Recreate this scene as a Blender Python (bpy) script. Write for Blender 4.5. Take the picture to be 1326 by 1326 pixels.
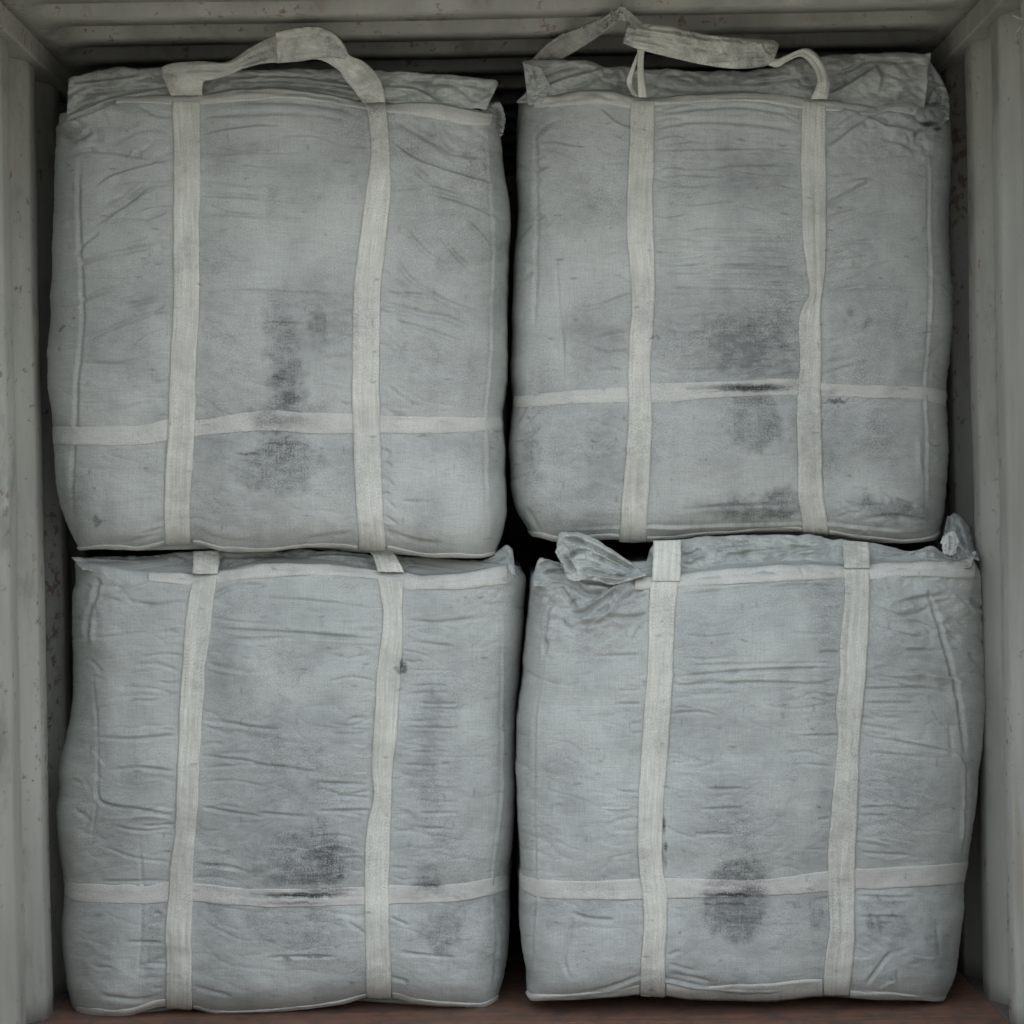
import bpy, math, random
import numpy as np

R = math.radians
for o in list(bpy.data.objects):
    bpy.data.objects.remove(o)
random.seed(7)
rng = np.random.default_rng(7)
sc = bpy.context.scene
C = sc.collection

# ------------------------------------------------------------------ camera, sky, sun, exposure
FPX, CAM_D, ROLL, CAM_Z = 2632.0, 5.0, R(1.09), 1.232
cam_d = bpy.data.cameras.new('camera')
cam_d.sensor_width = 36.0
cam_d.lens = FPX / 1326.0 * 36.0
cam_d.clip_start, cam_d.clip_end = 0.1, 2000.0
cam = bpy.data.objects.new('camera', cam_d)
C.objects.link(cam)
cam.location = (0, -CAM_D, CAM_Z)
cam.rotation_mode = 'XYZ'
cam.rotation_euler = (R(90), ROLL, 0)
sc.camera = cam

SUN_EL, SUN_AZ = R(58), R(35)          # the sun stands behind the container, off to the right
world = bpy.data.worlds.new("World")
sc.world = world
world.use_nodes = True
wn = world.node_tree
sky = wn.nodes.new('ShaderNodeTexSky')
sky.sky_type = 'NISHITA'
sky.sun_disc = False
sky.sun_elevation = SUN_EL
sky.sun_rotation = SUN_AZ
sky.dust_density = 7.0
sky.air_density = 1.3
sky.ozone_density = 1.0
veil = wn.nodes.new('ShaderNodeHueSaturation')          # overcast: most of the blue is veiled
veil.inputs['Saturation'].default_value = 0.40
wn.links.new(sky.outputs['Color'], veil.inputs['Color'])
wn.links.new(veil.outputs['Color'], wn.nodes['Background'].inputs['Color'])
wn.nodes['Background'].inputs['Strength'].default_value = 0.15
sun_d = bpy.data.lights.new('sun', 'SUN')
sun_d.energy = 0.9
sun_d.angle = R(25)
sun_d.color = (1.0, 0.95, 0.87)
sun = bpy.data.objects.new('sun', sun_d)
C.objects.link(sun)
from mathutils import Vector
sv = Vector((math.sin(SUN_AZ) * math.cos(SUN_EL), math.cos(SUN_AZ) * math.cos(SUN_EL), math.sin(SUN_EL)))
sun.rotation_euler = sv.to_track_quat('Z', 'Y').to_euler()
sc.view_settings.view_transform = 'Standard'
sc.view_settings.look = 'None'
sc.view_settings.gamma = 1.0
sc.view_settings.use_curve_mapping = False
sc.view_settings.exposure = 2.22

# ------------------------------------------------------------------ numeric helpers
def smooth_pts(P, k=5):
    """Catmull-Rom through a polyline, k points per segment."""
    P = np.asarray(P, float)
    if len(P) < 3:
        return np.array([P[0] + (P[-1] - P[0]) * t for t in np.linspace(0, 1, 4)])
    Q = np.vstack([2 * P[0] - P[1], P, 2 * P[-1] - P[-2]])
    out = []
    for i in range(1, len(Q) - 2):
        p0, p1, p2, p3 = Q[i - 1], Q[i], Q[i + 1], Q[i + 2]
        for t in np.arange(k) / k:
            out.append(0.5 * ((2 * p1) + (-p0 + p2) * t + (2 * p0 - 5 * p1 + 4 * p2 - p3) * t * t + (-p0 + 3 * p1 - 3 * p2 + p3) * t ** 3))
    out.append(P[-1])
    return np.array(out)

def curve1(pts):
    """y = f(x) through knots, smooth and without overshoot."""
    p = np.array(sorted(pts), float)
    x, y = p[:, 0], p[:, 1]
    h = np.diff(x); d = np.diff(y) / h
    m = np.zeros_like(y)
    m[0], m[-1] = d[0], d[-1]
    for i in range(1, len(x) - 1):
        if d[i - 1] * d[i] > 0:
            w1, w2 = 2 * h[i] + h[i - 1], h[i] + 2 * h[i - 1]
            m[i] = (w1 + w2) / (w1 / d[i - 1] + w2 / d[i])
    def f(q):
        q = np.clip(np.asarray(q, float), x[0], x[-1])
        i = np.clip(np.searchsorted(x, q) - 1, 0, len(x) - 2)
        t = (q - x[i]) / h[i]
        return (y[i] * (1 + 2 * t) * (1 - t) ** 2 + m[i] * h[i] * t * (1 - t) ** 2 + y[i + 1] * t * t * (3 - 2 * t) + m[i + 1] * h[i] * t * t * (t - 1))
    return f

def resample(P, n):
    P = smooth_pts(P, 6)
    s = np.r_[0, np.cumsum(np.linalg.norm(np.diff(P, axis=0), axis=1))]
    q = np.linspace(0, s[-1], n)
    return np.stack([np.interp(q, s, P[:, k]) for k in range(P.shape[1])], 1)

_tab = rng.random((256, 256))
def vnoise(x, y, seed=0):
    x = np.asarray(x, float) + seed * 17.31; y = np.asarray(y, float) + seed * 9.73
    xi, yi = np.floor(x).astype(int), np.floor(y).astype(int)
    fx, fy = x - xi, y - yi
    fx = fx * fx * (3 - 2 * fx); fy = fy * fy * (3 - 2 * fy)
    g = lambda a, b: _tab[a & 255, b & 255]
    return (g(xi, yi) * (1 - fx) + g(xi + 1, yi) * fx) * (1 - fy) + (g(xi, yi + 1) * (1 - fx) + g(xi + 1, yi + 1) * fx) * fy - 0.5

def fbm(x, y, seed=0, octs=4):
    s, a = 0, 1.0
    for k in range(octs):
        s = s + a * vnoise(x * 2 ** k, y * 2 ** k, seed + 3 * k)
        a *= 0.5
    return s

MM = 0.001
def strokes_field(X, Y, strokes):
    """Relief in metres of a list of creases. Stroke: (kind, points, width px, height mm); kinds: g groove, r ridge, f fold (one side lifted)."""
    H = np.zeros_like(X)
    for kind, pts, w, a in strokes:
        P = smooth_pts(pts, 4)
        reach = w * (6 if kind == 'f' else 4) + 2
        m = (X > P[:, 0].min() - reach) & (X < P[:, 0].max() + reach) & (Y > P[:, 1].min() - reach) & (Y < P[:, 1].max() + reach)
        if not m.any():
            continue
        x, y = X[m], Y[m]
        seg = np.linalg.norm(np.diff(P, axis=0), axis=1); L = seg.sum() + 1e-6
        s0 = np.r_[0, np.cumsum(seg)]
        best = np.full(x.shape, 1e9); sg = np.zeros_like(best); par = np.zeros_like(best)
        for i in range(len(P) - 1):
            d = P[i + 1] - P[i]; l2 = d @ d + 1e-9
            t = np.clip(((x - P[i, 0]) * d[0] + (y - P[i, 1]) * d[1]) / l2, 0, 1)
            ex, ey = x - P[i, 0] - t * d[0], y - P[i, 1] - t * d[1]
            dd = ex * ex + ey * ey
            b = dd < best
            best[b] = dd[b]
            sg[b] = np.sign(d[0] * ey - d[1] * ex)[b]
            par[b] = ((s0[i] + t * seg[i]) / L)[b]
        dist = np.sqrt(best)
        taper = np.clip(np.minimum(par, 1 - par) * 5.0, 0, 1) ** 0.8
        wob = 1 + 0.9 * vnoise(par * L / 14.0, 0 * par + a, int(w * 7))
        if kind == 'g':
            h = -np.exp(-(dist / w) ** 2 / 2) + 0.35 * np.exp(-(dist / (2.2 * w)) ** 2 / 2)
        elif kind == 'r':
            h = np.exp(-(dist / w) ** 2 / 2)
        else:                                         # f: lifted lip on the lower side of a left-to-right stroke, sunk on the other
            u = dist * sg / w
            h = np.where(u > 0, np.exp(-u / 3.0), -0.6 * np.exp(u / 1.2)) * np.exp(-(u / 5.0) ** 2)
            h = h * np.clip(np.abs(u) + 0.25, 0, 1)
        H[m] += h * taper * wob * a * MM
    return H

def to_world(px, py, Yd, persp=True):
    """Photo pixel plus depth -> point in the scene (camera roll taken out)."""
    px = np.asarray(px, float); py = np.asarray(py, float); Yd = np.asarray(Yd, float) + 0 * px
    dx, dy = px - 663.0, 663.0 - py
    c, s = math.cos(ROLL), math.sin(ROLL)
    sx, sz = dx * c + dy * s, -dx * s + dy * c
    k = (CAM_D + Yd) / FPX
    return np.stack([sx * k, Yd, CAM_Z + sz * k], -1)

# ------------------------------------------------------------------ mesh helpers
def grid_faces(nr, nc, wrap=False, off=0):
    j = np.arange(nr - 1)[:, None]
    k = np.arange(nc if wrap else nc - 1)[None, :]
    a = j * nc + k
    b = j * nc + (k + 1) % nc
    return np.stack([a, a + nc, b + nc, b], -1).reshape(-1, 4) + off

def make_mesh(name, V, F, attrs=None, uv=None, smooth=True, tris=None):
    V = np.asarray(V, np.float32).reshape(-1, 3)
    F = np.asarray(F, np.int32)
    me = bpy.data.meshes.new(name)
    nt = 0 if tris is None else len(tris)
    me.vertices.add(len(V)); me.vertices.foreach_set('co', V.ravel())
    loops = F.ravel() if nt == 0 else np.r_[F.ravel(), np.asarray(tris, np.int32).ravel()]
    me.loops.add(len(loops)); me.loops.foreach_set('vertex_index', loops.astype(np.int32))
    starts = np.arange(len(F)) * 4
    if nt:
        starts = np.r_[starts, len(F) * 4 + np.arange(nt) * 3]
    me.polygons.add(len(starts))
    me.polygons.foreach_set('loop_start', starts.astype(np.int32))
    me.polygons.foreach_set('use_smooth', np.full(len(starts), smooth))
    me.update(calc_edges=True)
    for k, v in (attrs or {}).items():
        a = me.attributes.new(k, 'FLOAT', 'POINT'); a.data.foreach_set('value', np.asarray(v, np.float32).ravel())
    if uv is not None:
        a = me.attributes.new('cloth_uv', 'FLOAT_VECTOR', 'POINT')
        uu = np.asarray(uv); uu = uu.reshape(-1, uu.shape[-1])
        w = np.zeros((len(V), 3), np.float32); w[:, :uu.shape[1]] = uu
        a.data.foreach_set('vector', w.ravel())
    me.validate()
    return me

def link(name, me, mat, parent=None):
    o = bpy.data.objects.new(name, me)
    C.objects.link(o)
    if mat is not None and me is not None:
        me.materials.append(mat)
    if parent is not None:
        o.parent = parent
        q, m = parent, parent.matrix_basis.copy()
        while q.parent is not None:
            m = q.parent.matrix_basis @ q.matrix_parent_inverse @ m
            q = q.parent
        o.matrix_parent_inverse = m.inverted()
    return o

def thing(name, label, cat, loc, group=None):
    o = bpy.data.objects.new(name, None); C.objects.link(o)
    o.location = loc
    o.empty_display_size = 0.1
    bpy.context.view_layer.update()
    o['label'] = label; o['category'] = cat
    if group:
        o['group'] = group
    return o

def boxes_mesh(name, boxes, bevel=0.0):
    V, F = [], []
    for (x0, x1, y0, y1, z0, z1) in boxes:
        b = len(V)
        V += [(x, y, z) for z in (z0, z1) for y in (y0, y1) for x in (x0, x1)]
        F += [[b + i for i in q] for q in ((0, 2, 3, 1), (4, 5, 7, 6), (0, 1, 5, 4), (2, 6, 7, 3), (0, 4, 6, 2), (1, 3, 7, 5))]
    me = make_mesh(name, V, F, smooth=False)
    return me

# ------------------------------------------------------------------ materials
def new_mat(name):
    m = bpy.data.materials.new(name); m.use_nodes = True
    nt = m.node_tree
    return m, nt, nt.nodes['Principled BSDF']

class NB:
    def __init__(s, nt): s.nt = nt
    def n(s, t, **kw):
        x = s.nt.nodes.new(t)
        for k, v in kw.items():
            if k == 'ins':
                for i, val in v.items(): x.inputs[i].default_value = val
            else: setattr(x, k, v)
        return x
    def l(s, a, b): s.nt.links.new(a, b)
    def math(s, op, a, b=None, clamp=False):
        x = s.n('ShaderNodeMath', operation=op, use_clamp=clamp)
        for i, v in enumerate((a, b)):
            if v is None: continue
            if isinstance(v, (int, float)): x.inputs[i].default_value = v
            else: s.l(v, x.inputs[i])
        return x.outputs[0]
    def noise(s, vec, scale, stretch=(1, 1, 1), flat=False, detail=4.0, rough=0.55, loc=(0, 0, 0)):
        mp = s.n('ShaderNodeMapping'); s.l(vec, mp.inputs['Vector'])
        mp.inputs['Scale'].default_value = (stretch[0], stretch[1], 0) if flat else stretch
        mp.inputs['Location'].default_value = loc
        x = s.n('ShaderNodeTexNoise'); s.l(mp.outputs[0], x.inputs['Vector'])
        x.inputs['Scale'].default_value = scale; x.inputs['Detail'].default_value = detail; x.inputs['Roughness'].default_value = rough
        return x.outputs['Fac']
    def ramp(s, f, lo, hi, a=0.0, b=1.0):
        x = s.n('ShaderNodeMapRange', clamp=True, interpolation_type='SMOOTHSTEP')
        s.l(f, x.inputs[0])
        for i, v in enumerate((lo, hi, a, b)): x.inputs[i + 1].default_value = v
        return x.outputs[0]
    def mix(s, f, a, b):
        x = s.n('ShaderNodeMix', data_type='RGBA')
        if isinstance(f, (int, float)): x.inputs[0].default_value = f
        else: s.l(f, x.inputs[0])
        for i, v in ((6, a), (7, b)):
            if isinstance(v, tuple): x.inputs[i].default_value = (*v, 1)
            else: s.l(v, x.inputs[i])
        return x.outputs[2]

def cloth_material(name, lo, hi, tape=False, stitch=None, grime=(0.074, 0.081, 0.080)):
    m, nt, bs = new_mat(name)
    b = NB(nt)
    at = b.n('ShaderNodeAttribute', attribute_name='cloth_uv').outputs['Vector']
    dirt = b.n('ShaderNodeAttribute', attribute_name='dirt').outputs['Fac']
    ink = b.n('ShaderNodeAttribute', attribute_name='ink').outputs['Fac']
    big = b.noise(at, flat=True, scale=1.1, detail=5, rough=0.6)
    if tape:
        nh = b.noise(at, flat=True, scale=1.0, stretch=(75, 2.2, 1), detail=3)
        nv = b.noise(at, flat=True, scale=1.0, stretch=(26, 1.1, 1), detail=3)
    else:
        nh = b.noise(at, flat=True, scale=1.0, stretch=(3.0, 62, 1), detail=3)
        nv = b.noise(at, flat=True, scale=1.0, stretch=(62, 3.0, 1), detail=3)
    speck = b.noise(at, flat=True, scale=44, detail=3, rough=0.7)
    smear = b.noise(at, flat=True, scale=5.5, stretch=(1, 1.6, 1), detail=6, rough=0.7)
    fine = b.noise(at, flat=True, scale=85, detail=2, rough=0.6)
    weave = b.math('MULTIPLY', b.math('ADD', nh, nv), 0.5)
    t = b.math('ADD', b.math('MULTIPLY', b.math('SUBTRACT', big, 0.5), 1.9), b.math('MULTIPLY', b.math('SUBTRACT', weave, 0.5), 2.4 if tape else 1.5))
    t = b.math('ADD', b.math('ADD', t, b.math('MULTIPLY', b.math('SUBTRACT', fine, 0.5), 0.8)), 0.5, clamp=True)
    col = b.mix(t, lo, hi)
    # grime settles on the threads: dirt attribute broken up by weave and specks
    g = b.math('ADD', b.math('MULTIPLY', b.math('SUBTRACT', weave, 0.5), 1.7), b.math('ADD', b.math('MULTIPLY', b.math('SUBTRACT', speck, 0.5), 0.9), b.math('MULTIPLY', b.math('SUBTRACT', smear, 0.5), 1.8)))
    dm = b.math('MULTIPLY', dirt, b.math('ADD', 1.0, b.math('MULTIPLY', g, 1.5)), clamp=True)
    dm = b.math('MULTIPLY', dm, 0.74)
    amb = b.ramp(b.math('ADD', b.math('ADD', b.math('MULTIPLY', speck, 0.6), b.math('MULTIPLY', fine, 0.5)), b.math('MULTIPLY', big, 0.6)), 0.78, 1.10, 0.0, 0.34)   # thin dust everywhere
    dm = b.math('ADD', dm, amb, clamp=True)
    col = b.mix(dm, col, grime)
    ik = b.math('MULTIPLY', ink, b.ramp(b.math('ADD', b.math('MULTIPLY', weave, 0.6), b.math('MULTIPLY', speck, 0.5)), 0.38, 0.58), clamp=True)
    col = b.mix(ik, col, (0.022, 0.023, 0.024))
    st = None
    if stitch:
        sx = b.n('ShaderNodeSeparateXYZ'); b.l(at, sx.inputs[0])
        along = sx.outputs[0] if stitch == 'x' else sx.outputs[1]
        dash = b.ramp(b.math('SINE', b.math('MULTIPLY', along, 140.0)), -0.2, 0.4)
        ln = None
        for c in ((0.13, 0.87) if stitch == 'x' else (0.16, 0.84)):
            d = b.ramp(b.math('ABSOLUTE', b.math('SUBTRACT', sx.outputs[2], c)), 0.02, 0.055, 1.0, 0.0)
            ln = d if ln is None else b.math('MAXIMUM', ln, d)
        st = b.math('MULTIPLY', b.math('MULTIPLY', ln, dash), b.ramp(big, 0.48, 0.66))
        col = b.mix(b.math('MULTIPLY', st, 0.2), col, (0.13, 0.13, 0.12))
    nt.links.new(col, bs.inputs['Base Color'])
    bs.inputs['Roughness'].default_value = 0.62
    bs.inputs['Specular IOR Level'].default_value = 0.32
    bp = b.n('ShaderNodeBump'); bp.inputs['Strength'].default_value = 0.55 if tape else 0.38; bp.inputs['Distance'].default_value = 0.0022
    hh = b.math('ADD', weave, b.math('MULTIPLY', b.noise(at, flat=True, scale=9, stretch=(1, 2.2, 1), detail=4, rough=0.6), 0.9))
    if st is not None:
        hh = b.math('SUBTRACT', hh, b.math('MULTIPLY', st, 0.7))
    b.l(hh, bp.inputs['Height']); b.l(bp.outputs[0], bs.inputs['Normal'])
    return m

M_BODY = cloth_material('woven_cloth', (0.292, 0.310, 0.290), (0.525, 0.549, 0.512))
M_SKIRT = cloth_material('skirt_cloth', (0.30, 0.32, 0.298), (0.53, 0.553, 0.515))
M_TAPE = cloth_material('webbing', (0.42, 0.425, 0.368), (0.74, 0.745, 0.665), tape=True, stitch='y')
M_HEM = cloth_material('belt_webbing', (0.41, 0.415, 0.375), (0.65, 0.655, 0.60), stitch='x')

def paint_material():
    m, nt, bs = new_mat('container_paint')
    b = NB(nt)
    co = b.n('ShaderNodeTexCoord').outputs['Object']
    big = b.noise(co, 2.3, (1, 1, 0.35), detail=6, rough=0.62)
    st = b.noise(co, 9, (1, 1, 0.12), detail=5, rough=0.65)
    sp = b.noise(co, 34, detail=4, rough=0.7)
    t = b.math('ADD', b.math('MULTIPLY', big, 0.55), b.math('MULTIPLY', st, 0.5), clamp=True)
    col = b.mix(b.ramp(t, 0.3, 0.75), (0.225, 0.226, 0.195), (0.41, 0.411, 0.36))
    rust = b.ramp(b.math('ADD', b.math('MULTIPLY', sp, 0.75), b.math('MULTIPLY', st, 0.4)), 0.65, 0.72)
    col = b.mix(b.math('MULTIPLY', rust, 0.7), col, (0.13, 0.062, 0.035))
    gr = b.ramp(b.noise(co, 5, (1, 1, 0.5), detail=6, rough=0.7, loc=(3, 1, 2)), 0.52, 0.7)
    col = b.mix(b.math('MULTIPLY', gr, 0.55), col, (0.12, 0.12, 0.10))
    run = b.ramp(b.noise(co, 16, (1, 1, 0.05), detail=4, rough=0.6, loc=(7, 2, 0)), 0.60, 0.72)
    col = b.mix(b.math('MULTIPLY', run, 0.4), col, (0.20, 0.14, 0.085))
    scr = b.ramp(b.noise(co, 22, (1, 1, 0.7), detail=6, rough=0.75, loc=(1, 5, 3)), 0.68, 0.76)
    col = b.mix(b.math('MULTIPLY', scr, 0.22), col, (0.5, 0.49, 0.44))
    b.l(col, bs.inputs['Base Color'])
    bs.inputs['Roughness'].default_value = 0.55
    bp = b.n('ShaderNodeBump'); bp.inputs['Strength'].default_value = 0.25; bp.inputs['Distance'].default_value = 0.003
    b.l(b.math('ADD', big, b.math('MULTIPLY', sp, 0.35)), bp.inputs['Height']); b.l(bp.outputs[0], bs.inputs['Normal'])
    return m
M_PAINT = paint_material()

def ply_material():
    m, nt, bs = new_mat('plywood_floor')
    b = NB(nt)
    co = b.n('ShaderNodeTexCoord').outputs['Object']
    gr = b.noise(co, 4, (0.6, 9, 1), detail=6, rough=0.65)
    sp = b.noise(co, 14, detail=5, rough=0.7)
    col = b.mix(b.ramp(gr, 0.3, 0.7), (0.125, 0.064, 0.041), (0.205, 0.110, 0.072))
    col = b.mix(b.ramp(sp, 0.42, 0.66), col, (0.09, 0.062, 0.05))
    b.l(col, bs.inputs['Base Color']); bs.inputs['Roughness'].default_value = 0.6
    bp = b.n('ShaderNodeBump'); bp.inputs['Strength'].default_value = 0.4; bp.inputs['Distance'].default_value = 0.002
    b.l(gr, bp.inputs['Height']); b.l(bp.outputs[0], bs.inputs['Normal'])
    return m
M_PLY = ply_material()

def plain(name, c, rough=0.7, sc_=6):
    m, nt, bs = new_mat(name); b = NB(nt)
    co = b.n('ShaderNodeTexCoord').outputs['Object']
    f = b.noise(co, sc_, detail=6, rough=0.65)
    b.l(b.mix(f, tuple(0.75 * x for x in c), tuple(1.2 * x for x in c)), bs.inputs['Base Color'])
    bs.inputs['Roughness'].default_value = rough
    bp = b.n('ShaderNodeBump'); bp.inputs['Strength'].default_value = 0.3; bp.inputs['Distance'].default_value = 0.004
    b.l(f, bp.inputs['Height']); b.l(bp.outputs[0], bs.inputs['Normal'])
    return m
M_CONC = plain('yard_concrete', (0.13, 0.127, 0.12), 0.85, 1.5)
M_DARKSTEEL = plain('threshold_steel', (0.10, 0.085, 0.075), 0.55)
M_ROPE = plain('rope_fibre', (0.42, 0.42, 0.33), 0.8, 30)

# ------------------------------------------------------------------ ground and container
g = 300.0
ground = link('ground', make_mesh('ground', [(-g, -g, -0.16), (g, -g, -0.16), (g, g, -0.16), (-g, g, -0.16)], [[0, 1, 2, 3]], smooth=False), M_CONC)
ground['kind'] = 'structure'

CX = -0.0095                      # middle of the container
HW = 1.166                        # half the clear width, to the inner flats of the side walls
Y_FRONT, Y_BACK = -0.62, 2.2
box = thing('shipping_container', 'open grey-green steel shipping container around the four stacked bags', 'shipping container', (CX, 0, 0))

def corrugated(name, side):
    """ISO side wall: inner flat 70, slope 68, outer flat 72, slope 68, 36 deep."""
    prof, y = [], Y_BACK
    y = 5.022 - CAM_D + 10 * 0.278             # a slope facing the doors ends beside the bag fronts
    # pieces walked from the back to the doors
    pts = []
    while y > Y_FRONT - 0.3:
        pts += [(y, 0.0), (y - 0.062, 0.036), (y - 0.062 - 0.078, 0.036), (y - 0.062 - 0.078 - 0.062, 0.0)]
        y -= 0.278
    pts = [(min(max(a, Y_FRONT), Y_BACK), d) for a, d in pts]
    # soften the press bends
    out = []
    for i in range(len(pts)):
        p = np.array(pts[i])
        if 0 < i < len(pts) - 1:
            a, c = np.array(pts[i - 1]), np.array(pts[i + 1])
            la, lc = np.linalg.norm(a - p), np.linalg.norm(c - p)
            if la > 0.02 and lc > 0.02:
                p1, p2 = p + (a - p) / la * 0.009, p + (c - p) / lc * 0.009
                out += [p1, 0.25 * p1 + 0.5 * p + 0.25 * p2, p2]
                continue
        out.append(p)
    out = np.array(out)
    zs = np.linspace(0.0, 2.40, 40)
    V = []
    for z in zs:
        for (yy, d) in out:
            dent = 0.004 * fbm(np.array(yy * 3.0), np.array(z * 2.2), 5 + side)
            V.append((side * (HW + d + dent), yy, z))
    nc = len(out)
    me = make_mesh(name, V, grid_faces(len(zs), nc))
    o = link(name, me, M_PAINT, None)
    sol = o.modifiers.new('thickness', 'SOLIDIFY'); sol.thickness = 0.002; sol.offset = 0
    o.parent = box
    return o
corrugated('side_wall', -1)
corrugated('side_wall', 1)

ROOF_Z = CAM_Z + 1.190
def roof():
    pts, y = [], -0.20 + 13 * 0.215
    while y > Y_FRONT - 0.3:
        pts += [(y, 0.0), (y - 0.016, 0.031), (y - 0.100, 0.031), (y - 0.118, 0.0)]
        y -= 0.215
    pts = [(min(max(a, Y_FRONT), Y_BACK), d) for a, d in pts]
    xs = np.linspace(-HW + 0.02, HW - 0.02, 60)
    V = []
    for (yy, d) in pts:
        for x in xs:
            e = 1 - np.clip((np.abs(x) - (HW - 0.13)) / 0.05, 0, 1)      # pressings stop short of the rails
            sag = 0.006 * fbm(np.array(x * 1.7), np.array(yy * 1.3), 9)
            V.append((x, yy, ROOF_Z + d * e + sag))
    o = link('roof', make_mesh('roof', V, grid_faces(len(pts), len(xs))), M_PAINT)
    sol = o.modifiers.new('thickness', 'SOLIDIFY'); sol.thickness = 0.002; sol.offset = 0
    o.parent = box
    return o
roof()
for s in (-1, 1):
    x0, x1 = sorted((s * (HW - 0.026), s * (HW + 0.045)))
    o = link('top_rail', boxes_mesh('top_rail', [(x0, x1, Y_FRONT, Y_BACK, ROOF_Z - 0.055, ROOF_Z + 0.03)]), M_PAINT); o.parent = box
    bv = o.modifiers.new('round', 'BEVEL'); bv.width = 0.006; bv.segments = 3
    x0, x1 = sorted((s * (HW - 0.002), s * (HW + 0.06)))
    o = link('bottom_rail', boxes_mesh('bottom_rail', [(x0, x1, Y_FRONT, Y_BACK, -0.14, 0.004)]), M_DARKSTEEL); o.parent = box
    bv = o.modifiers.new('round', 'BEVEL'); bv.width = 0.004; bv.segments = 2
    x0, x1 = sorted((s * (HW + 0.004), s * (HW + 0.15)))
    o = link('corner_post', boxes_mesh('corner_post', [(x0, x1, Y_FRONT - 0.16, Y_FRONT + 0.002, -0.14, 2.52)]), M_PAINT); o.parent = box
    bv = o.modifiers.new('round', 'BEVEL'); bv.width = 0.006; bv.segments = 3
o = link('door_header', boxes_mesh('door_header', [(-HW, HW, Y_FRONT - 0.14, Y_FRONT - 0.002, ROOF_Z + 0.012, 2.52)]), M_PAINT); o.parent = box
o = link('door_sill', boxes_mesh('door_sill', [(-HW, HW, Y_FRONT - 0.14, Y_FRONT - 0.003, -0.14, -0.002)]), M_DARKSTEEL); o.parent = box
o = link('end_wall', boxes_mesh('end_wall', [(-HW - 0.04, HW + 0.04, Y_BACK + 0.002, Y_BACK + 0.03, -0.14, 2.46)]), M_PAINT); o.parent = box
o = link('floor_light_block', boxes_mesh('floor_light_block', [(-HW, HW, Y_FRONT + 0.01, Y_BACK - 0.01, -0.13, -0.033)]), M_DARKSTEEL); o.parent = box  # unseen slab added to stop light leaking up through the floor seams
ys = [Y_FRONT, -0.115, 1.05, Y_BACK]
for i in range(3):
    for x0, x1 in ((-HW + 0.003, HW - 0.003),):
        o = link('floor_board', boxes_mesh('floor_board', [(x0, x1, ys[i] + 0.0015, ys[i + 1] - 0.0015, -0.03, 0.0 + 0.0004 * i)]), M_PLY); o.parent = box

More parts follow.
